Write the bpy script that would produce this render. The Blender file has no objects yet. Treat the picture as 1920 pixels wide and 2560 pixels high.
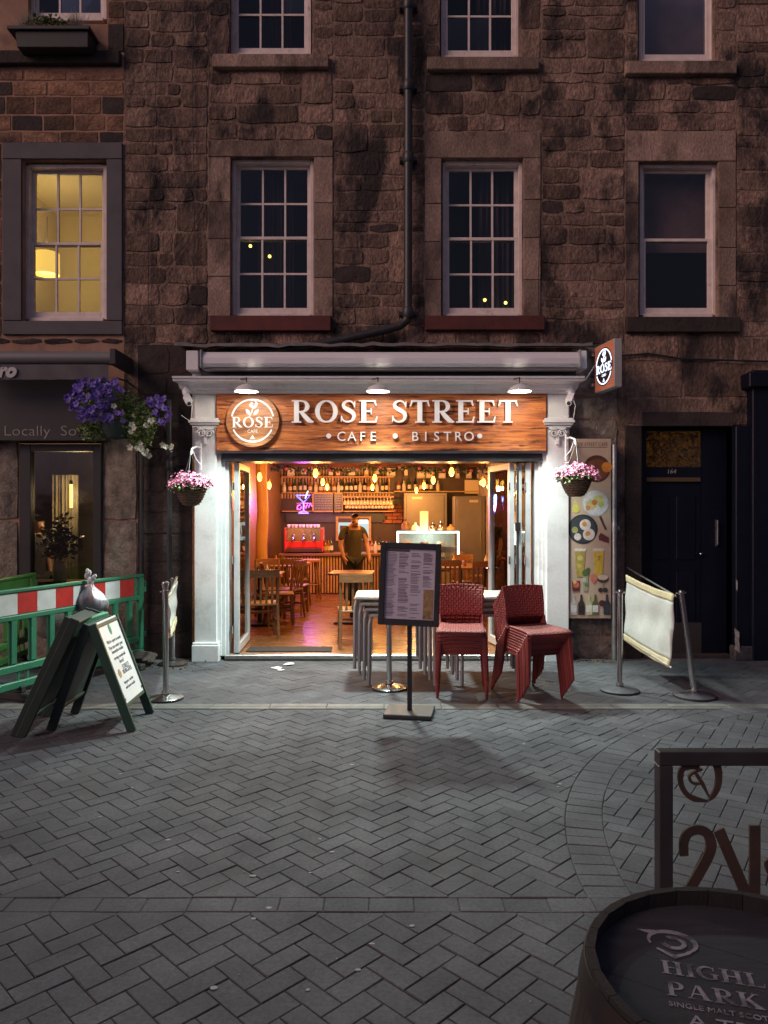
import bpy, bmesh, math, random
from mathutils import Vector, Matrix
random.seed(11)
SC = bpy.context.scene
COL = SC.collection
R = math.radians
# ---------------------------------------------------------------- camera, sky, sun, exposure
F = 1850.0          # focal length in photograph pixels (1920 x 2560)
H = 1.7             # eye height
cam_d = bpy.data.cameras.new('camera'); cam = bpy.data.objects.new('camera', cam_d); COL.objects.link(cam)
cam.location = (0, 0, H); cam.rotation_euler = (R(90), 0, 0)
cam_d.sensor_fit = 'VERTICAL'; cam_d.sensor_height = 36; cam_d.lens = 36*F/2560
cam_d.clip_start = 0.05; cam_d.clip_end = 900
SC.camera = cam
W = bpy.data.worlds.new('World'); SC.world = W; W.use_nodes = True
wn = W.node_tree; wn.nodes.clear()
wo = wn.nodes.new('ShaderNodeOutputWorld'); wb = wn.nodes.new('ShaderNodeBackground'); sk = wn.nodes.new('ShaderNodeTexSky')
sk.sky_type = 'NISHITA'; sk.sun_disc = False; sk.sun_elevation = R(1.2); sk.sun_rotation = R(236)
sk.dust_density = 2.0; sk.ozone_density = 2.5; sk.air_density = 1.3
wb.inputs['Strength'].default_value = 0.128
tint = wn.nodes.new('ShaderNodeMix'); tint.data_type = 'RGBA'; tint.blend_type = 'MULTIPLY'; tint.inputs[0].default_value = 1; tint.inputs[7].default_value = (.95,.85,1.24,1)   # street dusk: slightly mauve
hs = wn.nodes.new('ShaderNodeHueSaturation'); hs.inputs['Saturation'].default_value = .38; wn.links.new(sk.outputs[0], hs.inputs['Color']); wn.links.new(hs.outputs[0], tint.inputs[6]); wn.links.new(tint.outputs[2], wb.inputs[0]); wn.links.new(wb.outputs[0], wo.inputs[0])
sun_d = bpy.data.lights.new('sun', 'SUN'); sun = bpy.data.objects.new('sun', sun_d); COL.objects.link(sun)
sun_d.energy = 0.70; sun_d.angle = R(30); sun_d.color = (1.0, 0.67, 0.53)
sun.rotation_euler = (R(62), 0, R(-56))
SC.view_settings.view_transform = 'Standard'; SC.view_settings.look = 'None'
SC.view_settings.gamma = 1; SC.view_settings.use_curve_mapping = False; SC.view_settings.exposure = 1.1
SC.render.engine = 'CYCLES'
try:
    SC.cycles.use_denoising = True; SC.cycles.use_light_tree = True
    SC.cycles.max_bounces = 7; SC.cycles.diffuse_bounces = 4; SC.cycles.glossy_bounces = 4; SC.cycles.transmission_bounces = 6; SC.cycles.transparent_max_bounces = 8
    SC.cycles.sample_clamp_indirect = 4.0; SC.cycles.caustics_reflective = False; SC.cycles.caustics_refractive = False
except Exception: pass

# ---------------------------------------------------------------- helpers
def P(px, py, Y): return Vector(((px-960)/F*Y, Y, H-(py-1280)/F*Y))
def X(px, Y): return (px-960)/F*Y
def Z(py, Y): return H-(py-1280)/F*Y
INV = {}
class MB:
    def __init__(s): s.v = []; s.f = []; s.var = []
    def add(s, vs, fs, var=None):
        o = len(s.v); s.v += [Vector(p) for p in vs]
        for f in fs: s.f.append(tuple(i+o for i in f)); s.var.append(var)
        return s
    def box(s, x0, x1, y0, y1, z0, z1):
        if x0 > x1: x0, x1 = x1, x0
        if y0 > y1: y0, y1 = y1, y0
        if z0 > z1: z0, z1 = z1, z0
        return s.add([(x0,y0,z0),(x1,y0,z0),(x1,y1,z0),(x0,y1,z0),(x0,y0,z1),(x1,y0,z1),(x1,y1,z1),(x0,y1,z1)],
              [(0,3,2,1),(4,5,6,7),(0,1,5,4),(1,2,6,5),(2,3,7,6),(3,0,4,7)])
    def mbox(s, M, sx, sy, sz):
        a = MB().box(-sx/2, sx/2, -sy/2, sy/2, -sz/2, sz/2)
        return s.add([M @ p for p in a.v], a.f)
    def bar(s, a, b, w, t, up=(0,0,1)):          # rectangular bar from a to b
        a, b = Vector(a), Vector(b); d = (b-a); L = d.length; d.normalize(); up = Vector(up)
        if abs(d.dot(up)) > .98: up = Vector((0,1,0))
        x = d.cross(up).normalized(); y = x.cross(d)
        M = Matrix(((x.x,y.x,d.x,0),(x.y,y.y,d.y,0),(x.z,y.z,d.z,0),(0,0,0,1))); M.translation = (a+b)/2
        return s.mbox(M, w, t, L)
    def taper(s, a, b, w0, t0, w1, t1, up=(0,1,0)):
        a, b = Vector(a), Vector(b); d = (b-a).normalized(); up = Vector(up)
        if abs(d.dot(up)) > .98: up = Vector((1,0,0))
        x = d.cross(up).normalized(); y = x.cross(d); vs = []
        for p, w, t in ((a,w0,t0),(b,w1,t1)):
            for i, j in ((-1,-1),(1,-1),(1,1),(-1,1)): vs.append(p+x*w/2*i+y*t/2*j)
        return s.add(vs, [(0,3,2,1),(4,5,6,7),(0,1,5,4),(1,2,6,5),(2,3,7,6),(3,0,4,7)])
    def tube(s, pts, r, n=8, caps=True, closed=False):
        pts = [Vector(p) for p in pts]; k = len(pts); rs = r if isinstance(r, (list, tuple)) else [r]*k
        vs, fs = [], []; px = None
        for i, p in enumerate(pts):
            if closed: d = pts[(i+1) % k]-pts[i-1]
            else: d = pts[min(i+1,k-1)]-pts[max(i-1,0)]
            d.normalize()
            if px is None:
                u = Vector((0,0,1)) if abs(d.z) < .9 else Vector((0,1,0)); px = d.cross(u).normalized()
            px = (px-d*px.dot(d)).normalized(); py = d.cross(px)
            for j in range(n):
                a = 2*math.pi*j/n; vs.append(p+(px*math.cos(a)+py*math.sin(a))*rs[i])
        m = k if closed else k-1
        for i in range(m):
            for j in range(n):
                a, b = i*n+j, i*n+(j+1) % n; c, d2 = ((i+1) % k)*n+(j+1) % n, ((i+1) % k)*n+j
                fs.append((a,b,c,d2))
        if caps and not closed: fs.append(tuple(range(n-1,-1,-1))); fs.append(tuple((k-1)*n+j for j in range(n)))
        return s.add(vs, fs)
    def cyl(s, a, b, r0, r1=None, n=16): return s.tube([a,b], [r0, r0 if r1 is None else r1], n)
    def lathe(s, prof, c=(0,0,0), n=20, sx=1, sy=1, cap=True):
        c = Vector(c); vs, fs = [], []
        for r, z in prof:
            for j in range(n):
                a = 2*math.pi*j/n; vs.append(c+Vector((r*math.cos(a)*sx, r*math.sin(a)*sy, z)))
        for i in range(len(prof)-1):
            for j in range(n): fs.append((i*n+j, i*n+(j+1) % n, (i+1)*n+(j+1) % n, (i+1)*n+j))
        if cap: fs.append(tuple(range(n-1,-1,-1))); fs.append(tuple((len(prof)-1)*n+j for j in range(n)))
        return s.add(vs, fs)
    def prism(s, poly, M, d0, d1):               # 2D polygon in M's xy plane, from height d0 to d1
        k = len(poly); vs = [M @ Vector((x,y,d0)) for x,y in poly]+[M @ Vector((x,y,d1)) for x,y in poly]
        fs = [tuple(range(k-1,-1,-1)), tuple(range(k,2*k))]+[(i,(i+1) % k,(i+1) % k+k,i+k) for i in range(k)]
        return s.add(vs, fs)
    def strip(s, path, ws, M, d0, d1, closed=False):
        k = len(path); L, Rr = [], []
        for i in range(k):
            if closed: a, b = path[i-1], path[(i+1) % k]
            else: a, b = path[max(i-1,0)], path[min(i+1,k-1)]
            dx, dy = b[0]-a[0], b[1]-a[1]; l = math.hypot(dx,dy) or 1; nx, ny = -dy/l, dx/l
            w = (ws[i] if isinstance(ws,(list,tuple)) else ws)/2
            L.append((path[i][0]+nx*w, path[i][1]+ny*w)); Rr.append((path[i][0]-nx*w, path[i][1]-ny*w))
        vs = []; fs = []
        for i in range(k):
            vs += [M @ Vector((*L[i],d0)), M @ Vector((*Rr[i],d0)), M @ Vector((*Rr[i],d1)), M @ Vector((*L[i],d1))]
        for i in range(k if closed else k-1):
            a, b = i*4, ((i+1) % k)*4
            for j in range(4): fs.append((a+j, a+(j+1) % 4, b+(j+1) % 4, b+j))
        if not closed: fs.append((0,3,2,1)); e = (k-1)*4; fs.append((e,e+1,e+2,e+3))
        return s.add(vs, fs)
    def sphere(s, c, r, n=12, m=8, sz=1):
        return s.lathe([(max(r*math.sin(math.pi*i/m),1e-4), -r*sz*math.cos(math.pi*i/m)) for i in range(m+1)], c, n)
    def build(s, name, m, parent=None, smooth=False, bevel=0, org=None, seg=1):
        inv = INV.get(parent.name, Matrix()) if parent else (Matrix.Translation(-Vector(org)) if org else Matrix())
        me = bpy.data.meshes.new(name); me.from_pydata([tuple(inv @ p) for p in s.v], [], s.f)
        if any(q is not None for q in s.var):
            at = me.attributes.new('var', 'FLOAT', 'FACE'); at.data.foreach_set('value', [0.5 if q is None else q for q in s.var])
        bm = bmesh.new(); bm.from_mesh(me); bmesh.ops.recalc_face_normals(bm, faces=bm.faces)
        if bevel: bmesh.ops.bevel(bm, geom=[e for e in bm.edges if len(e.link_faces) == 2 and e.calc_face_angle() > .5], offset=bevel, segments=seg, affect='EDGES', clamp_overlap=True)
        bm.to_mesh(me); bm.free()
        if smooth:
            me.shade_smooth() if hasattr(me,'shade_smooth') else None
            me.set_sharp_from_angle(angle=R(40))
        if m: me.materials.append(m)
        o = bpy.data.objects.new(name, me); COL.objects.link(o)
        if parent: o.parent = parent; INV[o.name] = inv
        elif org: o.location = org; INV[o.name] = inv
        return o
def tag(o, label=None, cat=None, group=None, kind=None):
    if label: o['label'] = label
    if cat: o['category'] = cat
    if group: o['group'] = group
    if kind: o['kind'] = kind
    return o
def thing(name, label, cat, loc=(0,0,0), rz=0, group=None, rot=None):
    o = bpy.data.objects.new(name, None); COL.objects.link(o); o.empty_display_size = .1
    o.location = loc; o.rotation_euler = rot or (0,0,rz)
    M = Matrix.Translation(Vector(loc)) @ o.rotation_euler.to_matrix().to_4x4(); INV[o.name] = M.inverted()
    return tag(o, label, cat, group)
def proto(name, label, cat, group=None): return thing(name, label, cat, (0,0,0), 0, group)
def copy_tree(o, parent=None):
    c = o.copy(); COL.objects.link(c); c.parent = parent
    for ch in list(o.children): copy_tree(ch, c)
    return c
def place(o, loc, rz=0, label=None, group=None, used=set(), rot=None):
    if o.name in used: o = copy_tree(o)
    else: used.add(o.name)
    o.location = loc; o.rotation_euler = rot or (0,0,rz)
    if label: o['label'] = label
    if group: o['group'] = group
    return o
ORD = ['first','second','third','fourth','fifth','sixth','seventh','eighth','ninth','tenth','eleventh','twelfth','thirteenth','fourteenth','fifteenth','sixteenth','seventeenth','eighteenth','nineteenth','twentieth']

# ---------------------------------------------------------------- materials
def pm(name, col, rough=.6, metal=0, col2=None, scale=6, stretch=(1,1,1), det=6, lo=.35, hi=.65, rnd=0.0, attr=0.0, bump=0, bscale=40, bdist=.004,
       emit=None, es=0, dark=None, dscale=2, dlo=.5, dhi=.75, spec=.5, coat=0, rvar=0, world=False, fine=0, fscale=40):
    m = bpy.data.materials.new(name); m.use_nodes = True; nt = m.node_tree; N = nt.nodes; L = nt.links
    b = N['Principled BSDF']; b.inputs['Roughness'].default_value = rough; b.inputs['Metallic'].default_value = metal
    b.inputs['Specular IOR Level'].default_value = spec; b.inputs['Coat Weight'].default_value = coat
    c4 = lambda c: (*c, 1)
    tc = N.new('ShaderNodeTexCoord'); src = tc.outputs['Object']
    if world: src = N.new('ShaderNodeNewGeometry').outputs['Position']
    mp = N.new('ShaderNodeMapping'); mp.inputs['Scale'].default_value = stretch; L.new(src, mp.inputs[0]); v = mp.outputs[0]
    if rnd and not world:
        oi0 = N.new('ShaderNodeObjectInfo'); ad = N.new('ShaderNodeVectorMath'); ad.operation = 'MULTIPLY_ADD'
        ad.inputs[1].default_value = (37,37,37); L.new(oi0.outputs['Random'], ad.inputs[0]); L.new(v, ad.inputs[2]); v = ad.outputs[0]
    out = None
    def noise(sc, d=det, vec=v, rg=.6):
        n = N.new('ShaderNodeTexNoise'); n.inputs['Scale'].default_value = sc; n.inputs['Detail'].default_value = d; n.inputs['Roughness'].default_value = rg; L.new(vec, n.inputs['Vector']); return n.outputs[0]
    def ramp(s, a, z, c0=(0,0,0,1), c1=(1,1,1,1)):
        r = N.new('ShaderNodeValToRGB'); e = r.color_ramp.elements; e[0].position = a; e[0].color = c0; e[1].position = z; e[1].color = c1; L.new(s, r.inputs[0]); return r.outputs[0]
    n1 = None
    if col2 is not None:
        n1 = noise(scale); out = ramp(n1, lo, hi, c4(col), c4(col2))
    def mult(cur, fac_sock, amt):
        mx = N.new('ShaderNodeMix'); mx.data_type = 'RGBA'; mx.blend_type = 'MULTIPLY'; mx.inputs[0].default_value = 1
        if cur is None: mx.inputs[6].default_value = c4(col)
        else: L.new(cur, mx.inputs[6])
        mr = N.new('ShaderNodeMapRange'); mr.inputs[3].default_value = 1-amt; mr.inputs[4].default_value = 1+amt*.6; L.new(fac_sock, mr.inputs[0]); L.new(mr.outputs[0], mx.inputs[7]); return mx.outputs[2]
    if fine: out = mult(out, ramp(noise(fscale, 5, rg=.7), .35, .65), fine)
    if rnd: oi = N.new('ShaderNodeObjectInfo'); out = mult(out, oi.outputs['Random'], rnd)
    if attr: at = N.new('ShaderNodeAttribute'); at.attribute_name = 'var'; out = mult(out, at.outputs['Fac'], attr)
    if dark is not None:
        dn = ramp(noise(dscale, 7, rg=.68), dlo, dhi); mx = N.new('ShaderNodeMix'); mx.data_type = 'RGBA'
        L.new(dn, mx.inputs[0]); mx.inputs[7].default_value = c4(dark)
        if out is None: mx.inputs[6].default_value = c4(col)
        else: L.new(out, mx.inputs[6])
        out = mx.outputs[2]
    if out is None: b.inputs['Base Color'].default_value = c4(col)
    else: L.new(out, b.inputs['Base Color'])
    if rvar:
        mr = N.new('ShaderNodeMapRange'); mr.inputs[1].default_value = .3; mr.inputs[2].default_value = .7; mr.inputs[3].default_value = rough-rvar; mr.inputs[4].default_value = rough+rvar; L.new(noise(scale*2.3), mr.inputs[0]); L.new(mr.outputs[0], b.inputs['Roughness'])
    if bump:
        bp = N.new('ShaderNodeBump'); bp.inputs['Strength'].default_value = bump; bp.inputs['Distance'].default_value = bdist
        L.new(noise(bscale, 8, rg=.65), bp.inputs['Height']); L.new(bp.outputs[0], b.inputs['Normal'])
    if emit is not None:
        b.inputs['Emission Color'].default_value = c4(emit); b.inputs['Emission Strength'].default_value = es
    m['b'] = 1
    return m
def emis(name, col, s): return pm(name, (.02,.02,.02), .5, emit=col, es=s)
def glassmat(name, tint=(.8,.85,.9), refl=.09, rough=.02, dirt=0.0):
    m = bpy.data.materials.new(name); m.use_nodes = True; N = m.node_tree.nodes; L = m.node_tree.links; N.clear()
    o = N.new('ShaderNodeOutputMaterial'); mix = N.new('ShaderNodeMixShader'); t = N.new('ShaderNodeBsdfTransparent'); g = N.new('ShaderNodeBsdfGlossy')
    t.inputs[0].default_value = (*tint, 1); g.inputs['Roughness'].default_value = rough; g.inputs[0].default_value = (1,1,1,1)
    fr = N.new('ShaderNodeFresnel'); fr.inputs[0].default_value = 1.5
    ma = N.new('ShaderNodeMath'); ma.operation = 'MULTIPLY_ADD'; ma.inputs[1].default_value = 1.0; ma.inputs[2].default_value = max(refl-.04, 0); L.new(fr.outputs[0], ma.inputs[0])
    L.new(ma.outputs[0], mix.inputs[0]); L.new(t.outputs[0], mix.inputs[1]); L.new(g.outputs[0], mix.inputs[2])
    # slight waviness of old panes
    tc = N.new('ShaderNodeTexCoord'); n = N.new('ShaderNodeTexNoise'); n.inputs['Scale'].default_value = 3; L.new(tc.outputs['Object'], n.inputs['Vector'])
    bp = N.new('ShaderNodeBump'); bp.inputs['Strength'].default_value = .15; bp.inputs['Distance'].default_value = .02; L.new(n.outputs[0], bp.inputs['Height']); L.new(bp.outputs[0], g.inputs['Normal'])
    L.new(mix.outputs[0], o.inputs[0]); return m
M = {}
M['stone'] = pm('sandstone', (.35,.225,.17), .92, col2=(.16,.10,.078), scale=3.2, stretch=(1.15,1,.65), rnd=.55, dark=(.03,.022,.021), dscale=1.5, dlo=.49, dhi=.60, bump=1.0, bscale=20, bdist=.045, world=True, fine=.45, fscale=30)
M['stone_warm'] = pm('warm_sandstone', (.36,.195,.12), .92, col2=(.18,.095,.06), scale=4, rnd=.55, dark=(.04,.028,.024), dscale=1.6, dlo=.5, dhi=.66, bump=1, bscale=26, bdist=.03, world=True, fine=.4, fscale=36)
M['stone_dark'] = pm('sooty_sandstone', (.058,.042,.038), .93, col2=(.032,.024,.023), scale=6, rnd=.4, bump=.9, bscale=24, bdist=.02, world=True)
M['stone_dressed'] = pm('dressed_sandstone', (.38,.26,.205), .9, col2=(.21,.14,.11), scale=3, stretch=(1.1,1,.6), rnd=.35, dark=(.045,.033,.03), dscale=1.7, dlo=.5, dhi=.66, bump=.8, bscale=36, bdist=.018, world=True, fine=.35, fscale=44)
M['mortar'] = pm('mortar', (.36,.24,.185), .95, col2=(.20,.13,.10), scale=3, stretch=(1.15,1,.65), dark=(.035,.027,.025), dscale=1.5, dlo=.5, dhi=.62, bump=1, bscale=40, bdist=.03, world=True, fine=.4, fscale=34)
M['mortar_light'] = pm('pale_mortar', (.40,.235,.165), .95, col2=(.27,.155,.108), scale=3, dark=(.09,.06,.05), dscale=1.2, dlo=.56, dhi=.74, bump=.6, bscale=60, bdist=.01, world=True)
M['rock'] = pm('tooled_rock', (.33,.275,.225), .92, col2=(.14,.115,.095), scale=7, stretch=(1,1,1), bump=1, bscale=30, bdist=.03, world=True)
M['grey_surround'] = pm('grey_masonry_paint', (.105,.095,.108), .8, col2=(.085,.077,.088), scale=3, bump=.3, bscale=30, bdist=.006, dark=(.065,.058,.066), dscale=2)
M['red_sill'] = pm('red_sill_paint', (.12,.025,.021), .75, col2=(.07,.018,.016), scale=5, bump=.4, bscale=40, bdist=.006)
M['white_paint'] = pm('white_timber_paint', (.76,.77,.79), .42, col2=(.66,.66,.67), scale=2.5, bump=.12, bscale=60, bdist=.003, dark=(.42,.41,.39), dscale=2.6, dlo=.55, dhi=.78, rvar=.08, fine=.06, fscale=30)
M['window_paint'] = pm('window_paint', (.76,.66,.62), .55, col2=(.64,.54,.51), scale=9, bump=.3, bscale=60, bdist=.003, dark=(.35,.27,.25), dscale=7, dlo=.6, dhi=.75)
M['blackpaint'] = pm('black_paint', (.018,.018,.02), .4, col2=(.03,.03,.032), scale=8, bump=.15, bscale=60, bdist=.002)
M['iron'] = pm('painted_cast_iron', (.02,.021,.026), .45, col2=(.035,.034,.038), scale=12, bump=.4, bscale=60, bdist=.003, dark=(.06,.035,.025), dscale=5, dlo=.6, dhi=.8)
M['navy'] = pm('navy_paint', (.0035,.0045,.013), .45, col2=(.005,.0065,.015), scale=4, bump=.2, bscale=40, bdist=.004, rvar=.1, spec=.25)
M['glass'] = glassmat('window_glass', (.76,.76,.78), .045)
M['clear_glass'] = glassmat('clear_glass', (.93,.95,.94), .05)
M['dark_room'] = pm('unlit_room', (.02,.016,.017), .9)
M['curtain'] = pm('curtain_cloth', (.15,.115,.112), .95, col2=(.04,.031,.033), scale=3, stretch=(14,14,.6), bump=.5, bscale=8, bdist=.03)
M['blind'] = pm('grey_blind', (.20,.13,.12), .9, col2=(.105,.068,.063), scale=2)
M['steel'] = pm('brushed_steel', (.62,.62,.62), .22, 1, col2=(.5,.49,.48), scale=14, stretch=(1,1,.15), rvar=.08)
M['galv'] = pm('galvanised_steel', (.52,.54,.54), .38, .9, col2=(.34,.35,.35), scale=9, bump=.15, bscale=30, bdist=.002, dark=(.2,.16,.13), dscale=5, dlo=.62, dhi=.8)
M['alu'] = pm('white_aluminium', (.6,.62,.64), .35, .25, col2=(.52,.54,.56), scale=8)
M['cassette'] = pm('awning_cassette', (.80,.79,.82), .4, .0, col2=(.72,.71,.74), scale=3, stretch=(.3,3,6), rvar=.06)
# ================================================================= GROUND AND PAVING
M['ground'] = pm('joint_sand', (.055,.052,.051), .95, col2=(.032,.030,.030), scale=20, world=True)
M['paver'] = pm('block_paving', (.106,.105,.118), .84, col2=(.067,.066,.076), scale=2.2, attr=.17, dark=(.062,.061,.067), dscale=.8, dlo=.5, dhi=.7, fine=.25, fscale=55, bump=.55, bscale=120, bdist=.004, rvar=.06, world=True, spec=.2)
M['kerb'] = pm('granite_channel', (.15,.145,.137), .7, col2=(.10,.097,.093), scale=9, attr=.2, bump=.4, bscale=90, bdist=.003, world=True)
g = MB().box(-300, 300, -300, 300, -.3, -.0065)
ground = tag(g.build('ground', M['ground']), kind='structure')
pave = tag(MB().box(-7, 7, .2, 8.9, -.2, -.005).build('pavement', M['ground']), kind='structure')
w = .1; S2 = math.sqrt(2)
def clip(poly, nx, ny, d):                      # keep nx*x+ny*y >= d
    out = []
    for i, p in enumerate(poly):
        q = poly[(i+1) % len(poly)]; a = nx*p[0]+ny*p[1]-d; b = nx*q[0]+ny*q[1]-d
        if a >= 0: out.append(p)
        if (a >= 0) != (b >= 0): t = a/(a-b); out.append((p[0]+(q[0]-p[0])*t, p[1]+(q[1]-p[1])*t))
    return out
def area(p): return abs(sum(p[i][0]*p[(i+1) % len(p)][1]-p[(i+1) % len(p)][0]*p[i][1] for i in range(len(p))))/2
def inset(poly, d):
    A = sum(poly[i][0]*poly[(i+1) % len(poly)][1]-poly[(i+1) % len(poly)][0]*poly[i][1] for i in range(len(poly)))
    if A < 0: poly = poly[::-1]
    out = poly
    for i in range(len(poly)):
        p, q = poly[i], poly[(i+1) % len(poly)]; dx, dy = q[0]-p[0], q[1]-p[1]; l = math.hypot(dx,dy)
        if l < 1e-6: continue
        nx, ny = -dy/l, dx/l; out = clip(out, nx, ny, nx*p[0]+ny*p[1]+d)
        if len(out) < 3: return None
    return out
CX, CY, RO, RI = 4.33, 3.26, 3.43, 3.23          # curved soldier course
YC0, YC1 = 3.147, 3.262                           # straight stretcher course
DR0, DR1 = 6.37, 6.56                             # drain channel
polys = []
def herring(x0, x1, y0, kmin, kmax, mir, rot=0, org=(0,0), filt=None, step=1):
    nmax = int((x1-x0)/(2*S2*w))+3
    for k in range(kmin, kmax):
        for n in range(-nmax, nmax):
            for (a, b, c, d) in ((0,2,0,1),(2,3,-1,1)):
                cs = [(a,c),(b,c),(b,d),(a,d)]; pl = []
                for (cx, cy) in cs:
                    gx, gy = cx+2*n+k, cy-2*n+k
                    px_, py_ = (gx-gy)*w/S2, (gx+gy)*w/S2
                    if mir: py_ = -py_
                    if rot: px_, py_ = px_*math.cos(rot)-py_*math.sin(rot), px_*math.sin(rot)+py_*math.cos(rot)
                    pl.append((px_+org[0], py_+org[1]+y0))
                pl = filt(pl) if filt else pl
                if pl and len(pl) > 2 and area(pl) > .0012: polys.append(pl)
def f_main(pl):
    c = (sum(p[0] for p in pl)/len(pl), sum(p[1] for p in pl)/len(pl))
    if abs(c[0]) > .56*c[1]+.5: return None
    pl = clip(pl, 0, -1, -DR0) if c[1] < 6.46 else clip(pl, 0, 1, DR1)
    if len(pl) < 3: return None
    pl = clip(pl, 0, -1, -8.62)
    if len(pl) < 3: return None
    dx, dy = c[0]-CX, c[1]-CY; l = math.hypot(dx,dy)
    if c[1] > 3.0: pl = clip(pl, dx/l, dy/l, (dx*CX+dy*CY)/l+RO)
    return pl
def f_in(pl):
    c = (sum(p[0] for p in pl)/len(pl), sum(p[1] for p in pl)/len(pl))
    if abs(c[0]) > .56*c[1]+.5 or c[1] < 2.6: return None
    pl = clip(pl, 0, 1, YC1)
    if len(pl) < 3: return None
    pl = clip(pl, 0, -1, -8.62)
    if len(pl) < 3: return None
    dx, dy = c[0]-CX, c[1]-CY; l = math.hypot(dx,dy)
    if l < 1e-6: return pl
    return clip(pl, -dx/l, -dy/l, -((dx*CX+dy*CY)/l+RI))
HT = .022
herring(-5, 5, YC1+HT, 0, 42, False, filt=f_main)
herring(-4, 4, YC0-HT, 0, 10, True, filt=lambda pl: pl if max(p[1] for p in pl) > 1.6 and abs(pl[0][0]) < 2.6 else None)
herring(-4, 8, YC1, -60, 60, False, rot=R(12), org=(2.2, 1.0), filt=f_in)
def arc_ok(x, y): return math.hypot(x-CX, y-CY) > RO
per = 2*S2*w
for n in range(-14, 14):                          # mitre pieces along the stretcher course
    x0 = n*per
    up = [(x0,YC1),(x0+per,YC1),(x0+per,YC1+HT),(x0+per/2,YC1+HT+per/2),(x0,YC1+HT)]
    if x0+per < .93 and abs(x0) < 2.6: polys.append(up)
    elif x0 < .9: polys.append(clip(up, -1, 0, -.9))
    dn = [(x,2*YC0-(y-YC1+YC0)) for x,y in up]; polys.append(dn[::-1]) if abs(x0) < 2.4 else None
x = -2.6
while x < 2.4: polys.append([(x,YC0),(x+.195,YC0),(x+.195,YC1),(x,YC1)]); x += .195
a = math.pi
while a > R(93):
    da = w/RI; c0, s0, c1, s1 = math.cos(a), math.sin(a), math.cos(a-da), math.sin(a-da)
    polys.append([(CX+RI*c0,CY+RI*s0),(CX+RO*c0,CY+RO*s0),(CX+RO*c1,CY+RO*s1),(CX+RI*c1,CY+RI*s1)]); a -= da
def paver(mb, pl, v):
    far_ = sum(p[1] for p in pl)/len(pl) > DR1; o = inset(pl, .0004 if far_ else .0012+random.random()*.0010)
    if not o: return
    t = inset(o, .0032)
    if not t or len(t) != len(o): t = o
    zz = random.gauss(0, .0012); tx, ty = random.gauss(0,.006), random.gauss(0,.006)
    c = (sum(p[0] for p in o)/len(o), sum(p[1] for p in o)/len(o)); k = len(o)
    z = lambda p, d: zz+d+(p[0]-c[0])*tx+(p[1]-c[1])*ty
    vs = [(*p, -.03) for p in o]+[(*p, z(p,-.001 if far_ else -.0028)) for p in o]+[(*p, z(p,0)) for p in t]
    fs = [tuple(range(2*k,3*k))]
    for i in range(k):
        j = (i+1) % k; fs += [(i,j,j+k,i+k),(i+k,j+k,j+2*k,i+2*k)]
    mb.add(vs, fs, v)
def share(pl):
    c = (sum(p[0] for p in pl)/len(pl), sum(p[1] for p in pl)/len(pl))
    if c[1] < 2.3 or abs(c[0]) > .5*c[1]: return 0
    if c[1] < 3.4 and c[0] > .42*c[1]: return 0
    return area(pl)/c[1]**3
polys = [p for p in polys if p and len(p) > 2]
polys.sort(key=lambda p: -share(p))
rest = MB()
for i, pl in enumerate(polys):
    v = min(1, max(0, random.gauss(.5, .25)))
    if i < 300:
        mb = MB(); paver(mb, pl, v)
        if mb.v: mb.build('paver', M['paver'], pave)
    else: paver(rest, pl, v)
tag(rest.build('far_pavers', M['paver'], pave), kind='stuff')
dch = tag(MB().box(-5, 5, DR0, DR1, -.1, -.02).build('drain_channel', M['ground']), kind='structure')
x = -5.0
while x < 5:
    l = .5; s_ = MB()
    for (y0, y1) in ((DR0+.022, DR0+.1), (DR0+.104, DR1-.003)): s_.box(x+.002, x+l-.002, y0, y1, -.05, .001+random.random()*.002)
    for i in range(len(s_.var)): s_.var[i] = random.random()
    s_.build('channel_slab', M['kerb'], dch, bevel=.003); x += l
# ================================================================= MASONRY
YW = 8.60
def px_rect(x0, x1, y0, y1, Y=YW): return (X(x0,Y), X(x1,Y), Z(y1,Y), Z(y0,Y))
def stone_mesh(x0, x1, z0, z1, proud=.012, rough=.012, yw=YW, sq=False):
    w_, h_ = x1-x0, z1-z0; nx = max(2, min(4, int(w_/.13)+1)); nz = max(2, min(3, int(h_/.1)+1)); g = .003 if sq else .005; ins = .005 if sq else .008
    mb = MB(); vs = []; idx = {}
    j = lambda a: (random.random()-.5)*2*a
    for i in range(nx+1):
        for k in range(nz+1):
            xx = x0+g+ins+(w_-2*g-2*ins)*i/nx; zz = z0+g+ins+(h_-2*g-2*ins)*k/nz
            edge = i in (0,nx) or k in (0,nz); idx[i,k] = len(vs)
            cr = (.003 if sq else .012) if (i in (0,nx) and k in (0,nz)) else 0
            jt = .004 if sq else .009
            vs.append((xx+j(jt)+(cr if i == 0 else -cr), yw-proud-(0 if edge else random.random()*rough)+j(rough*.35), zz+j(jt)+(cr if k == 0 else -cr)))
    fs = [(idx[i,k],idx[i+1,k],idx[i+1,k+1],idx[i,k+1]) for i in range(nx) for k in range(nz)]
    ring = [(i,0) for i in range(nx)]+[(nx,k) for k in range(nz)]+[(i,nz) for i in range(nx,0,-1)]+[(0,k) for k in range(nz,0,-1)]
    base = len(vs)
    for (i,k) in ring:
        xx = x0+g+(w_-2*g)*i/nx; zz = z0+g+(h_-2*g)*k/nz; vs.append((xx, yw+.03, zz))
    n = len(ring)
    for q in range(n): fs.append((base+q, base+(q+1) % n, idx[ring[(q+1) % n]], idx[ring[q]]))
    return mb.add(vs, fs)
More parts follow.
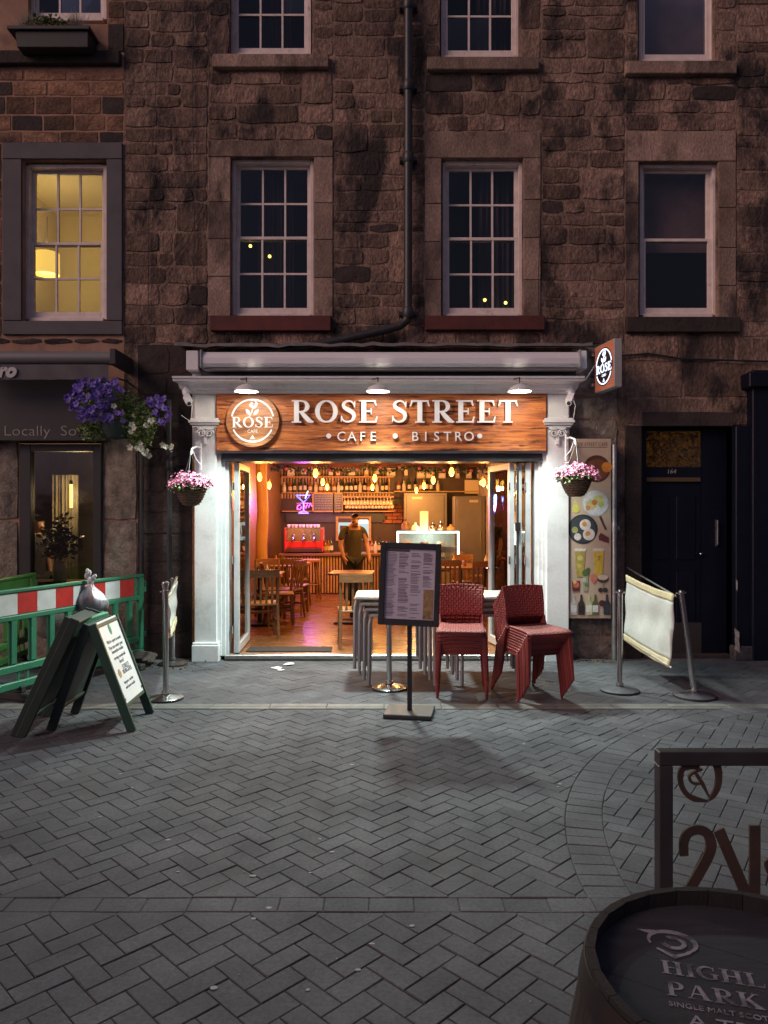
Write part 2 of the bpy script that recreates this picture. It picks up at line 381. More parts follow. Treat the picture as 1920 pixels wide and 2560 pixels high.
def fill(x0, x1, z0, z1, hmin, hmax, wmin, wmax):
    rows = []; z = z0
    while z < z1-1e-6:
        h = random.uniform(hmin, hmax)
        if z1-(z+h) < hmin: h = z1-z if z1-z < hmax*1.3 else (z1-z)/2
        rows.append((z, min(z+h, z1))); z += h
    out = []
    def run(xa, xb, a, b):
        x = xa
        while x < xb-1e-6:
            l = random.uniform(wmin, wmax)*(1.25 if b-a > .2 else 1)
            if xb-(x+l) < wmin*.7: l = xb-x if xb-x < wmax*1.4 else (xb-x)/2
            out.append((x, min(x+l, xb), a, b)); x += l
    i = 0
    while i < len(rows):
        if i+1 < len(rows) and random.random() < .75:      # pairs of courses broken by taller stones and stepped joints
            a, b = rows[i]; c = rows[i+1][1]; x = x0
            while x < x1-1e-6:
                if random.random() < .28: l = random.uniform(.28,.5)
                else: l = random.uniform(.5,1.2)
                if x1-(x+l) < .3: l = x1-x
                if l < .55 and c-a < .5 and random.random() < .6: out.append((x,x+l,a,c))
                else:
                    m_ = min(max(b+random.uniform(-.045,.045), a+.09), c-.09); run(x,x+l,a,m_); run(x,x+l,m_,c)
                x += l
            i += 2
        else: run(x0,x1,*rows[i]); i += 1
    return out
def wall_holes(mb, x0, x1, z0, z1, y0, y1, holes):
    xs = sorted({x0,x1,*[h[0] for h in holes],*[h[1] for h in holes]}); zs = sorted({z0,z1,*[h[2] for h in holes],*[h[3] for h in holes]})
    xs = [q for q in xs if x0 <= q <= x1]; zs = [q for q in zs if z0 <= q <= z1]
    for i in range(len(xs)-1):
        for k in range(len(zs)-1):
            cx, cz = (xs[i]+xs[i+1])/2, (zs[k]+zs[k+1])/2
            if any(h[0] < cx < h[1] and h[2] < cz < h[3] for h in holes): continue
            for y in (y0, y1): mb.add([(xs[i],y,zs[k]),(xs[i+1],y,zs[k]),(xs[i+1],y,zs[k+1]),(xs[i],y,zs[k+1])], [(0,1,2,3)])
    for h in holes:
        a, b, c, d = max(h[0],x0), min(h[1],x1), max(h[2],z0), min(h[3],z1)
        for q in ([(a,c),(a,d)],[(b,c),(b,d)],[(a,c),(b,c)],[(a,d),(b,d)]):
            mb.add([(q[0][0],y0,q[0][1]),(q[1][0],y0,q[1][1]),(q[1][0],y1,q[1][1]),(q[0][0],y1,q[0][1])], [(0,1,2,3)])
    return mb
XB = X(310, YW)                                    # party line between the two buildings
ZT = 9.2
OP = {'w2': px_rect(577,785,393,792), 'w3': px_rect(1104,1308,396,792), 'w4': px_rect(1597,1795,404,795),
      'w2b': px_rect(575,780,-255,142), 'w3b': px_rect(1099,1298,-255,148), 'w4b': px_rect(1594,1787,-255,158),
      'shop': (X(481,YW), X(1424,YW), -.1, Z(880,YW)), 'door': (X(1605,YW), X(1832,YW), -.1, Z(1066,YW))}
OPL = {'w1': px_rect(57,268,400,803), 'w1b': px_rect(70,268,-255,60), 'rest': (X(48,YW), X(252,YW), .45, Z(1108,YW))}
main = thing('tenement_building', 'dark sooty sandstone tenement with sash windows above the lit cafe', 'building', (0.6, YW, 0))
nb = thing('neighbouring_building', 'warmer brown stone building with pale mortar and a yellow lit window', 'building', (-4.2, YW, 0))
wall_holes(MB(), XB, 7.5, -.1, ZT, YW+.002, YW+.32, list(OP.values())).build('wall', M['mortar'], main)
wall_holes(MB(), -8.0, XB, -.1, ZT, YW+.002, YW+.32, list(OPL.values())).build('wall', M['mortar_light'], nb)
# stones of the tenement
reg = [(310,520,-30,862), (520,574,-30,143), (781,833,-30,143), (520,833,178,352), (833,1062,-30,862), (1062,1098,-30,150), (1300,1352,-30,150), (1062,1352,184,330),
       (1352,1562,-30,862), (1562,1593,-30,160), (1789,1840,-30,160), (1562,1840,194,328), (1840,2110,-30,905), (520,833,832,862), (1062,1352,830,862), (1562,1840,836,905)]
sl = []
for r_ in reg:
    x0,x1,z0,z1 = px_rect(*r_)
    dark = .02+.12*(r_[2] > 150 and r_[3] < 400)
    for s_ in fill(x0,x1,z0,z1,.12,.25,.22,.60): sl.append((*s_, 'stone_dark' if random.random() < dark else 'stone'))
for r_ in [(1425,1545,866,1118),(1425,1562,1540,1652),(1425,1470,1118,1540)]:
    x0,x1,z0,z1 = px_rect(*r_)
    for s_ in fill(x0,x1,z0,z1,.2,.36,.25,.6): sl.append((*s_, 'rock'))
x0,x1,z0,z1 = px_rect(1562,1906,906,1064)
for s_ in fill(x0,x1,z0,z1,.3,.42,.5,.9): sl.append((*s_, 'stone'))
for r_ in [(345,480,862,1655)]:
    x0,x1,z0,z1 = px_rect(*r_)
    for s_ in fill(x0,x1,z0,z1,.22,.38,.25,.6): sl.append((*s_, 'stone_dark'))
x0_,x1_,z0_,z1_ = px_rect(345,480,862,1655); MB().box(x0_,x1_,YW+.0004,YW+.0017,z0_,z1_).build('sooty_mortar', M['stone_dark'], main)
random.shuffle(sl)
sl.sort(key=lambda q: -(q[1]-q[0])*(q[3]-q[2]))
small = MB()
for i, (a,b,c,d,m_) in enumerate(sl):
    if i < 300: stone_mesh(a,b,c,d, random.uniform(.002,.011), .024 if m_ == 'rock' else .007).build('stone', M[m_], main)
    else:
        t_ = stone_mesh(a,b,c,d, random.uniform(.002,.01)); small.add(t_.v, t_.f)
if small.v: tag(small.build('small_stones', M['stone'], main), kind='stuff')
# stones of the neighbour, well squared courses
rows_ = [167,174,203,240,287,328,358]
for i in range(len(rows_)-1):
    if rows_[i+1]-rows_[i] < 10: continue
    a, b = Z(rows_[i+1],YW), Z(rows_[i],YW); x = X(-90,YW)+random.uniform(0,.3)
    while x < XB-.05:
        l = random.uniform(.32,.52); e = min(x+l, XB)
        if XB-e < .15: e = XB
        stone_mesh(x+.004, e-.004, a+.004, b-.004, .004, .006, sq=True).build('stone', M['stone_dark' if random.random() < .18 else 'stone_warm'], nb); x = e
for r_ in [(-90,4,358,845),(270,310,-30,130),(312,340,358,862)]:
    x0,x1,z0,z1 = px_rect(*r_)
    if r_[0] == 312: continue
    for s_ in fill(x0,x1,z0,z1,.16,.24,.22,.5): stone_mesh(*s_, .004, .008, sq=True).build('stone', M['stone_warm'], nb)
for r_ in [(-90,310,845,862)]:
    x0,x1,z0,z1 = px_rect(*r_)
    for s_ in fill(x0,x1,z0,z1,.08,.1,.22,.4): stone_mesh(*s_, .004, .006).build('stone', M['stone_dark'], nb)
for r_ in [(255,345,1095,1300),(255,345,1300,1500),(255,345,1500,1655),(-90,48,1095,1300),(-90,48,1300,1480),(-90,48,1480,1655),(48,255,1520,1655)]:
    x0,x1,z0,z1 = px_rect(*r_); stone_mesh(x0,x1,z0,z1,.012,.03).build('pier_stone', M['rock'], nb)
def block(r_, name, m_, parent, proud=.02, bev=.006, deep=.2):
    x0,x1,z0,z1 = px_rect(*r_); return MB().box(x0+.003,x1-.003,YW-proud,YW+deep,z0+.003,z1-.003).build(name, m_, parent, bevel=bev)
def jambs(x0, x1, ys, par, wide=0):
    for i in range(len(ys)-1): block((x0-(wide if i % 2 else 0), x1+(0), ys[i], ys[i+1]), 'jamb_stone', M['stone_dressed'], par, random.uniform(.008,.016))
jambs(520,577,[393,505,598,692,792],main); jambs(785,833,[393,508,600,695,792],main)
jambs(1062,1104,[396,510,605,700,792],main); jambs(1308,1352,[396,500,595,700,792],main)
jambs(1562,1597,[404,508,610,700,795],main); jambs(1795,1840,[404,520,620,715,795],main)
block((520,833,352,393),'lintel',M['stone_dressed'],main,.014); block((1062,1352,330,396),'lintel',M['stone_dressed'],main,.012); block((1562,1840,328,404),'lintel',M['stone_dressed'],main,.012)
for r_, m_ in (((527,829,792,831),'red_sill'),((1062,1360,792,829),'red_sill'),((1562,1846,795,834),'stone_dark'),((533,823,143,177),'stone_dressed'),((1066,1346,150,183),'stone_dressed'),((1560,1836,160,193),'stone_dressed')):
    block(r_, 'sill', M[m_], main, .075, .008)
# painted surround and sills of the neighbour's windows
for r_ in ((8,57,400,803),(268,308,400,803),(8,308,358,400),(8,308,803,838)): block(r_, 'window_surround', M['grey_surround'], nb, .03, .005)
block((-40,305,133,167),'sill',M['stone_dark'],nb,.07,.01); block((270,310,60,130),'patch_stone',M['stone_dark'],nb,.01)
# ---------------------------------------------------------------- sash windows
def sash(parent, fr, Yf, cols, rows, bars=True, meet=None, pm_='window_paint', room=True, cut_top=False):
    x0,x1,y0,y1 = fr; a,b,c,d = X(x0,Yf),X(x1,Yf),Z(y1,Yf),Z(y0,Yf); ym = Z(meet,Yf)
    m_ = M[pm_]; fw = .052
    fm = MB(); fm.box(a-.01,a+.03,Yf-.03,Yf+.1,c,d); fm.box(b-.03,b+.01,Yf-.03,Yf+.1,c,d); fm.box(a+.03,b-.03,Yf-.03,Yf+.1,d-.035,d+.01); fm.box(a+.03,b-.03,Yf-.035,Yf+.1,c-.02,c+.02)
    win = fm.build('window', m_, parent, bevel=.003)
    for (z0, z1, yy, bot) in ((ym-.018, d-.035, Yf+.045, .034), (c+.02, ym+.018, Yf+.0, .075)):
        s_ = MB(); xa, xb = a+.03, b-.03
        s_.box(xa,xa+.042,yy,yy+.04,z0,z1); s_.box(xb-.042,xb,yy,yy+.04,z0,z1); s_.box(xa+.042,xb-.042,yy,yy+.04,z0,z0+bot); s_.box(xa+.042,xb-.042,yy,yy+.04,z1-.036,z1)
        ga, gb, g0, g1 = xa+.042, xb-.042, z0+bot, z1-.036
        s_.build('sash', m_, win, bevel=.004)
        nc, nr = (cols, rows) if bars else (1, 1)
        gm = MB(); t = .011
        for i in range(1,nc): xx = ga+(gb-ga)*i/nc; gm.box(xx-t,xx+t,yy+.006,yy+.034,g0,g1)
        for k in range(1,nr):
            zz = g0+(g1-g0)*k/nr
            for i in range(nc): gm.box(ga+(gb-ga)*i/nc+(t if i else 0), ga+(gb-ga)*(i+1)/nc-(t if i < nc-1 else 0), yy+.008,yy+.032,zz-t,zz+t)
        if gm.v: gm.build('glazing_bars', m_, win)
        for i in range(nc):
            for k in range(nr):
                pa, pb, pc, pd = ga+(gb-ga)*i/nc, ga+(gb-ga)*(i+1)/nc, g0+(g1-g0)*k/nr, g0+(g1-g0)*(k+1)/nr
                tl = [random.gauss(0,.0022) for _ in range(4)]
                MB().add([(pa,yy+.02+tl[0],pc),(pb,yy+.02+tl[1],pc),(pb,yy+.02+tl[2],pd),(pa,yy+.02+tl[3],pd)],[(0,1,2,3)]).build('pane', M['glass'], win)
    return win, (a,b,c,d)
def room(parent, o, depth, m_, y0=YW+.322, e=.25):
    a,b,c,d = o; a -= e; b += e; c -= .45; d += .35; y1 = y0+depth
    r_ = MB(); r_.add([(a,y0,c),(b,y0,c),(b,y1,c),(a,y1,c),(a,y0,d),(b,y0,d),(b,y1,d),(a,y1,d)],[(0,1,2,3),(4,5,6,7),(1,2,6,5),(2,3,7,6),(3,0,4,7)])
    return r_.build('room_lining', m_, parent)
def curtain(parent, xa, xb, z0, z1, y, m_='curtain', n=26):
    mb = MB(); vs = []; 
    for i in range(n+1):
        t = i/n; xx = xa+(xb-xa)*t; yy = y+.03*math.sin(i*2.1)+.012*math.sin(i*5)
        vs += [(xx,yy,z0),(xx,yy,z1)]
    mb.add(vs, [(2*i,2*i+2,2*i+3,2*i+1) for i in range(n)]); return mb.build('curtain', M[m_], parent, smooth=True)
YF = 8.70
for key, fr, mt, par, bars in (('w2',(584,783,404,790),595,main,True),('w3',(1108,1302,408,790),597,main,True),('w4',(1599,1785,414,790),600,main,False),
                     ('w2b',(581,776,-245,140),-52,main,True),('w3b',(1104,1294,-245,146),-50,main,True),('w4b',(1597,1780,-245,156),-45,main,False),
                     ('w1',(69,267,416,800),609,nb,True),('w1b',(82,267,-245,52),-95,nb,True)):
    win, q = sash(par, fr, YF, 3, 2, bars, mt)
    o = OP.get(key) or OPL.get(key)
    if key == 'w1': continue
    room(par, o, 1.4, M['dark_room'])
    if key in ('w2','w2b'): curtain(par, q[0]+.25*(q[1]-q[0]), q[0]+.72*(q[1]-q[0]), q[2]-.1, q[3], YW+.42)
    if key in ('w3','w3b'): curtain(par, q[0]+.5*(q[1]-q[0]), q[1]+.1, q[2]-.1, q[3], YW+.42)
    if key in ('w4','w4b'):
        MB().box(q[0]-.05,q[1]+.05,YW+.36,YW+.365,(q[2]+q[3])/2-.05 if key=='w4' else q[2]-.1,q[3]+.1).build('roller_blind', M['blind'], par)
# fairy lights seen through the dark panes
M['fairy'] = emis('fairy_bulb', (1,.8,.12), 2.5)
for (px_, py_, lb) in ((626,615,'small glowing yellow light behind upper panes of sash above ROSE lettering'),(674,641,'small glowing yellow light, lower of two in sash above ROSE lettering'),(1212,750,'small glowing yellow light in bottom middle pane of sash beside the downpipe'),(1264,757,'small glowing yellow light in bottom corner pane of sash beside the downpipe')):
    p = P(px_,py_,8.84); t = thing('fairy_light', lb, 'fairy light', p, group='small lights behind the upper windows')
    MB().sphere(p,.019,10,6).build('bulb', M['fairy'], t, smooth=True); MB().cyl(p+Vector((0,0,.016)),p+Vector((0,0,.034)),.008,n=8).build('socket', M['blackpaint'], t); MB().tube([p+Vector((0,0,.034)),p+Vector((.01,.02,.4)),p+Vector((0,.05,1.1))],.002,5).build('wire', M['blackpaint'], t)
# the yellow lit room
M['cream_wall'] = pm('cream_room_wall', (.72,.62,.38), .9, col2=(.66,.56,.33), scale=1)
q = OPL['w1']; room(nb, q, 2.2, M['cream_wall'], e=.7)
MB().box(q[0]-.6,q[1]+.6,YW+2.3,YW+2.36,q[2]-.3,q[2]+.38).build('headboard', pm('brown_headboard',(.2,.14,.07),.8), nb)
pl = P(118,660,9.7); t = thing('drum_pendant_lamp','yellow drum shade pendant lamp glowing inside the lit upstairs window','lamp',pl)
MB().lathe([(.155,-.14),(.15,.14)],pl,28,cap=False).build('lamp_shade', pm('glowing_fabric',(.8,.6,.25),.8,emit=(1,.66,.12),es=.5), t, smooth=True)
MB().lathe([(.1,-.118),(.0995,-.112)],pl,24).build('diffuser', emis('lamp_diffuser',(1,.78,.3),.9), t); MB().cyl(pl+Vector((0,0,.1)),pl+Vector((0,0,.62)),.004,n=6).build('cord', M['blackpaint'], t)
def plight(name, loc, e, col, r, parent, kind='POINT', **k):
    d = bpy.data.lights.new(name, kind); d.energy = e; d.color = col; d.shadow_soft_size = r
    for a_, v_ in k.items(): setattr(d, a_, v_)
    o = bpy.data.objects.new(name, d); COL.objects.link(o); o.parent = parent
    o.location = INV[parent.name] @ Vector(loc); return o
plight('lamp_light', pl+Vector((0,0,.3)), 11, (1,.80,.38), .12, t)
# ================================================================= LETTERING
def ell(cx, cy, rx, ry, a0, a1, n=14): return [(cx+rx*math.cos(R(a0+(a1-a0)*i/n)), cy+ry*math.sin(R(a0+(a1-a0)*i/n))) for i in range(n+1)]
def glyph(ch):
    t, th, sf = .19, .075, .055
    rect = lambda a,b,c,d: ('p',[(a,c),(b,c),(b,d),(a,d)])
    def stem(x): return [rect(x,x+t,sf*.9,1-sf*.9), rect(x-.09,x+t+.09,0,sf), rect(x-.09,x+t+.09,1-sf,1)]
    def arm(x0,x1,y,up,tip=.17):      # thin arm with a bracketed tip
        o = [rect(x0,x1,y,y+th)]
        if up: o.append(('p',[(x1-.07,y+th),(x1,y+th),(x1+.03,y+th+tip),(x1-.01,y+th+tip)]))
        else: o.append(('p',[(x1-.01,y-tip),(x1+.03,y-tip),(x1,y),(x1-.07,y)]))
        return o
    if ch == 'I': return stem(.1), .39
    if ch == 'E': return stem(.1)+arm(.29,.66,1-th,False)+arm(.29,.70,0,True,.2)+[rect(.29,.5,.47,.54),('p',[(.46,.37),(.5,.37),(.5,.47),(.47,.47)]),('p',[(.47,.54),(.5,.54),(.5,.64),(.46,.64)])], .76
    if ch == 'F': return stem(.1)+arm(.29,.64,1-th,False)+[rect(.29,.5,.47,.54),('p',[(.46,.37),(.5,.37),(.5,.47),(.47,.47)]),('p',[(.47,.54),(.5,.54),(.5,.64),(.46,.64)])], .7
    if ch == 'L': return stem(.1)+arm(.29,.68,0,True,.22), .74
    if ch == 'T': return [rect(.29,.48,sf*.9,1-th), rect(.2,.57,0,sf), rect(.04,.73,1-th,1),('p',[(0,1-th-.19),(.04,1-th-.19),(.11,1-th),(.04,1-th)]),('p',[(.73,1-th-.19),(.77,1-th-.19),(.73,1-th),(.66,1-th)])], .8
    if ch in 'RP':
        pth = [(.27,.965)]+ell(.38,.725,.235,.24,90,-90,12)+[(.27,.485)]; ws = [.07]+[.07+.12*math.sin(math.pi*i/12)**2 for i in range(13)]+[.07]
        o = stem(.1)+[('s',pth,ws)]
        if ch == 'R': o += [('s',[(.36,.5),(.52,.28),(.68,.09),(.80,.035),(.86,.035)],[.15,.2,.2,.1,.05])]
        return o, (.86 if ch == 'R' else .72)
    if ch in 'OQ': 
        n = 28; pth = [(.43+.35*math.cos(2*math.pi*i/n), .5+.465*math.sin(2*math.pi*i/n)) for i in range(n)]; ws = [.07+.135*abs(math.cos(2*math.pi*i/n))**1.6 for i in range(n)]
        return [('c',pth,ws)], .88
    if ch == 'S':
        pth = [(.565,.70),(.56,.80),(.52,.88),(.45,.945),(.35,.965),(.25,.945),(.17,.88),(.145,.79),(.17,.70),(.25,.62),(.36,.555),(.46,.49),(.535,.41),(.56,.30),(.535,.18),(.46,.085),(.35,.04),(.24,.045),(.15,.10),(.095,.19),(.085,.30)]
        ws = [.03,.06,.07,.075,.075,.09,.125,.15,.165,.18,.19,.19,.185,.165,.135,.1,.08,.075,.075,.06,.03]
        return [('s',pth,ws),('p',[(.55,.70),(.6,.68),(.61,.95),(.57,.95)]),('p',[(.045,.05),(.085,.05),(.1,.3),(.06,.32)])], .68
    if ch == 'C' or ch == 'G':
        pth = ell(.45,.5,.36,.465,50,310,18); ws = [.05+.15*max(0,math.sin(math.pi*i/18))**1.5 for i in range(19)]
        o = [('s',pth,ws),('p',[(.66,.68),(.7,.68),(.72,.98),(.67,.95)])]
        if ch == 'G': o += [rect(.62,.78,.06,.4), rect(.52,.86,.4,.45)]
        return o, .86 if ch == 'G' else .8
    if ch == 'H': return stem(.1)+stem(.6)+[rect(.29,.6,.465,.535)], .9
    if ch == 'A': return [('p',[(.1,.03),(.17,.03),(.46,.98),(.40,.98)]),('p',[(.40,.98),(.56,.98),(.84,.03),(.63,.03)]),rect(.22,.64,.32,.39),rect(.02,.28,0,sf),rect(.54,.93,0,sf)], .95
    if ch == 'N': return [rect(.14,.21,sf,.97),rect(.72,.79,.03,.95),('p',[(.1,.99),(.3,.99),(.79,.02),(.70,.02)]),rect(.05,.32,0,sf),rect(.02,.2,.95,1),rect(.62,.9,.95,1)], .95
    if ch == 'D':
        pth = [(.28,.965)]+ell(.38,.5,.36,.465,90,-90,14)+[(.28,.035)]; ws = [.07]+[.07+.13*math.sin(math.pi*i/14)**2 for i in range(15)]+[.07]
        return stem(.1)+[('s',pth,ws)], .85
    if ch == 'K': return stem(.1)+[('s',[(.27,.42),(.68,.97)],[.07,.08]),('s',[(.36,.56),(.78,.03)],[.2,.2]),rect(.56,.86,.945,1),rect(.55,.92,0,sf)], .92
    if ch == 'B':
        o = stem(.1)
        for cy, ry, rx in ((.735,.23,.2),(.26,.225,.25)):
            o.append(('s',[(.27,cy+ry)]+ell(.36,cy,rx,ry,90,-90,10)+[(.27,cy-ry)],[.07]+[.07+.11*math.sin(math.pi*i/10)**2 for i in range(11)]+[.07]))
        return o, .76
    return [], .4
def serif(s, h, Mx, d, width=None, gap=.06):
    """letters as one MB each, in the xy plane of Mx, cap height h; returns [(ch, MB)]"""
    tot = sum(glyph(c)[1]+gap for c in s)-gap; k = (width/(tot*h)) if width else 1; x = 0; out = []
    for c in s:
        prims, adv = glyph(c); mb = MB()
        for i, pr in enumerate(prims):
            e = d+i*.00035*(1 if d > .003 else .06); f = lambda q: ((x+q[0])*h*k, q[1]*h)
            if pr[0] == 'p': mb.prism([f(q) for q in pr[1]], Mx, 0, e)
            else: mb.strip([f(q) for q in pr[1]], [u*h for u in pr[2]], Mx, 0, e, closed=pr[0] == 'c')
        if mb.v: out.append((c, mb))
        x += adv+gap
    return out
def sans(s, size, Mx, extrude, m, parent, name='lettering', width=None, align='LEFT', space=1.0, shear=0, bold=0):
    cu = bpy.data.curves.new(name, 'FONT'); cu.body = s; cu.size = size; cu.extrude = extrude; cu.align_x = align; cu.space_character = space; cu.shear = shear; cu.offset = bold; cu.resolution_u = 3
    o = bpy.data.objects.new('tmp', cu); COL.objects.link(o); bpy.context.view_layer.update()
    me = bpy.data.meshes.new_from_object(o.evaluated_get(bpy.context.evaluated_depsgraph_get())); bpy.data.objects.remove(o); me.name = name
    xs = [v.co.x for v in me.vertices] or [0, 1]; k = width/(max(xs)-min(xs)) if width else 1
    inv = INV.get(parent.name, Matrix()) if parent else Matrix()
    me.transform(inv @ Mx @ Matrix.Diagonal((k,1,1,1)))
    me.materials.clear(); me.materials.append(m)
    ob = bpy.data.objects.new(name, me); COL.objects.link(ob); ob.parent = parent; INV[ob.name] = inv
    return ob
def frame_m(o, x, y):                              # matrix with origin o, x axis and y axis given
    x = Vector(x).normalized(); y = Vector(y); y = (y-x*y.dot(x)).normalized(); z = x.cross(y)
    m_ = Matrix(((x.x,y.x,z.x,0),(x.y,y.y,z.y,0),(x.z,y.z,z.z,0),(0,0,0,1))); m_.translation = Vector(o); return m_
def front(px_, py_, Y): return frame_m(P(px_,py_,Y), (1,0,0), (0,0,1))     # faces the street (normal -Y)
# ================================================================= CAFE SHOPFRONT
YS = 8.42
sf_ = thing('cafe_shopfront','white painted timber shopfront with pilasters and cornice around the open cafe','shopfront',(0,YS,0))
wp = M['white_paint']
def wbox(mb, x0,x1,y0,y1,Y,yb): return mb.box(X(x0,Y),X(x1,Y),Y,yb,Z(y1,Y),Z(y0,Y))
def pil(xa, xb, pa, pb):
    s_ = MB(); wbox(s_,xa,xb,985,1612,YS,YW+.1); s_.build('pilaster', wp, sf_, bevel=.005)
    s_ = MB(); s_.box(X(pa,YS),X(pb,YS),YS-.04,YW+.1,0.0,Z(1612,YS)); s_.box(X(pa,YS)+.005,X(pb,YS)-.005,YS-.028,YW+.1,Z(1612,YS),Z(1606,YS)); s_.build('plinth', wp, sf_, bevel=.006)
    s_ = MB()
    for (y0,y1,pr) in ((1046,1052,.05),(1052,1058,.075),(1058,1063,.055),(1063,1069,.03)): s_.box(X(xa,YS)-pr*.7,X(xb,YS)+pr*.7,YS-pr,YS+.02,Z(y1,YS),Z(y0,YS)-.0005)
    cap = s_.build('capital', wp, sf_, bevel=.004)
    c = P((xa+xb)/2, 1082, YS-.035); s_ = MB()     # carved console scroll under the capital
    sc = [(.05*math.cos(a)*(1-a/14), .05*math.sin(a)*(1-a/14)) for a in [i*.45 for i in range(24)]]
    for side in (-1,1): s_.strip([(q[0]*side, q[1]) for q in sc], .012, frame_m(c+Vector((side*.045,0,-.005)),(1,0,0),(0,0,1)), -.02, .022)
    s_.box(c.x-.1,c.x+.1,YS-.03,YS+.01,c.z+.045,c.z+.062); s_.box(c.x-.018,c.x+.018,YS-.04,YS+.01,c.z-.13,c.z-.02); s_.build('scroll', wp, cap, bevel=.003)
pil(486,541,481,548); pil(1367,1422,1360,1427)
for (a,b,c_) in ((543,553,.05),(553,563,.075),(563,572,.1)):
    s_ = MB(); wbox(s_,a,b,1132,1640,YS+c_,YW+.12); s_.build('door_jamb', wp, sf_, bevel=.003)
for (a,b,c_) in ((1356,1366,.05),(1346,1356,.075),(1337,1346,.1)):
    s_ = MB(); wbox(s_,a,b,1132,1640,YS+c_,YW+.12); s_.build('door_jamb', wp, sf_, bevel=.003)
# cornice profile swept along x with returned ends
prof = [(0,985),(.05,984),(.06,976),(.10,972),(.13,960),(.20,955),(.235,953),(.235,947),(.25,946),(.25,941),(0,940)]
x0, x1 = X(462,YS), X(1431,YS); vs = []; k = len(prof)
for (xx, sg) in ((x0,-1),(x1,1)):
    for (d, y) in prof: vs.append((xx+sg*d*.3, YS-d, Z(y,YS-d*.9)))
cor = MB().add(vs,[(i,(i+1) % k,(i+1) % k+k,i+k) for i in range(k)]+[tuple(range(k)),tuple(range(2*k-1,k-1,-1))])
cor.build('cornice', wp, sf_)
s_ = MB(); wbox(s_,481,1424,884,1132,YS+.06,YW+.3); s_.build('fascia_backing', wp, sf_)
s_ = MB(); s_.box(X(541,YS),X(1367,YS),YS-.005,YS+.06,Z(1133,YS),Z(1127.5,YS)); s_.build('drip_strip', M['galv'], sf_)
s_ = MB(); s_.box(X(553,YS),X(1357,YS),YS+.03,YW+.2,Z(1153,YS),Z(1133.3,YS)); s_.build('head_beam', M['blackpaint'], sf_, bevel=.003)
s_ = MB(); s_.box(X(563,8.5),X(1346,8.5),8.47,8.62,.0,.062); s_.build('threshold', M['galv'], sf_, bevel=.006)
s_ = MB(); s_.box(X(563,8.5),X(1346,8.5),8.44,8.468,-.01,.03); s_.build('step_edge', M['stone_dark'], sf_, bevel=.006)
# flashing on top
s_ = MB(); s_.box(X(470,8.35),X(1455,8.35),8.3,YW+.02,Z(873,8.35),Z(869,8.35)); 
fl = MB(); xs = [X(436+i*(1480-436)/40,8.32) for i in range(41)]; vs = []
for xx in xs:
    zz = Z(866,8.32)+random.gauss(0,.006); vs += [(xx,8.30,zz),(xx,8.30,zz+.035+random.gauss(0,.004)),(xx,YW,zz+.05)]
fl.add(vs,[(3*i,3*i+3,3*i+4,3*i+1) for i in range(40)]+[(3*i+1,3*i+4,3*i+5,3*i+2) for i in range(40)]); fl.build('lead_flashing', pm('lead',(.13,.12,.125),.7,col2=(.2,.18,.18),scale=12,bump=.5,bscale=20,bdist=.01), sf_)
# folding doors
def leaf(a, b, label):
    a, b = Vector((*a,0)), Vector((*b,0)); d = (b-a).normalized(); L = (b-a).length; n = Vector((d.y,-d.x,0)); z0, z1 = .075, Z(1154,8.5)-.01
    Mx = Matrix(((d.x,n.x,0,a.x),(d.y,n.y,0,a.y),(0,0,1,0),(0,0,0,1)))
    mb = MB(); st = .07
    for (u0,u1,v0,v1) in ((0,st,z0,z1),(L-st,L,z0,z1),(st,L-st,z0,z0+.1),(st,L-st,z1-.075,z1)):
        q = MB().box(u0,u1,-.03,.03,v0,v1); mb.add([Mx @ p for p in q.v], q.f)
    o = mb.build('folding_door', M['alu'], sf_, bevel=.005)
    q = MB().box(st-.005,L-st+.005,-.004,.004,z0+.095,z1-.07); MB().add([Mx @ p for p in q.v], q.f).build('pane', M['clear_glass'], o)
    for zz in (.3, 1.1, 1.95): MB().cyl(Mx @ Vector((-.006,-.035,zz)), Mx @ Vector((-.006,-.035,zz+.09)), .012, n=10).build('hinge', M['steel'], o)
    hh = MB(); hh.tube([Mx @ Vector((L-.035,-.032,1.0)), Mx @ Vector((L-.035,-.065,1.0)), Mx @ Vector((L-.13,-.065,1.0))], .009, 8); hh.build('handle', M['steel'], o)
    if label: o['label'] = label
leaf((-1.70,8.53),(-1.735,9.42),'single glazed leaf folded back beside the log post')
leaf((1.475,8.53),(1.335,9.3),'glazed leaf standing open into the room')
leaf((1.56,8.53),(1.575,9.4),None); leaf((1.66,8.52),(1.70,9.4),None)
s_ = MB(); s_.cyl((1.535,8.50,.07),(1.535,8.50,2.27),.014,n=8); s_.build('door_rod', M['blackpaint'], sf_); s_ = MB().box(1.505,1.565,8.475,8.53,1.48,1.58).build('rod_catch', M['steel'], sf_)
# ---------------------------------------------------------------- awning cassette over the cornice
aw = thing('retracted_awning','pale rolled up awning cassette above the cafe cornice','awning',P(975,900,8.3))
Ya = 8.16; za, zb = Z(915,Ya), Z(878,Ya); h = zb-za; pr = [(0,0),(.05,-.012),(.16,-.004),(.2,.03),(.205,.09),(.19,h-.03),(.15,h),(0,h+.01)]
vs = []; k = len(pr); ax0, ax1 = X(503,Ya), X(1450,Ya)
for xx in (ax0, ax1):
    for (d, z) in pr: vs.append((xx, Ya+.2-d, za+z))
MB().add(vs,[(i,(i+1) % k,(i+1) % k+k,i+k) for i in range(k)]+[tuple(range(k)),tuple(range(2*k-1,k-1,-1))]).build('cassette', M['cassette'], aw)
for xx in (ax0, ax1):
    MB().box(xx-.012,xx+.012,Ya-.02,Ya+.22,za-.02,zb+.02).build('end_cap', pm('grey_end_cap',(.3,.3,.31),.5), aw, bevel=.01)
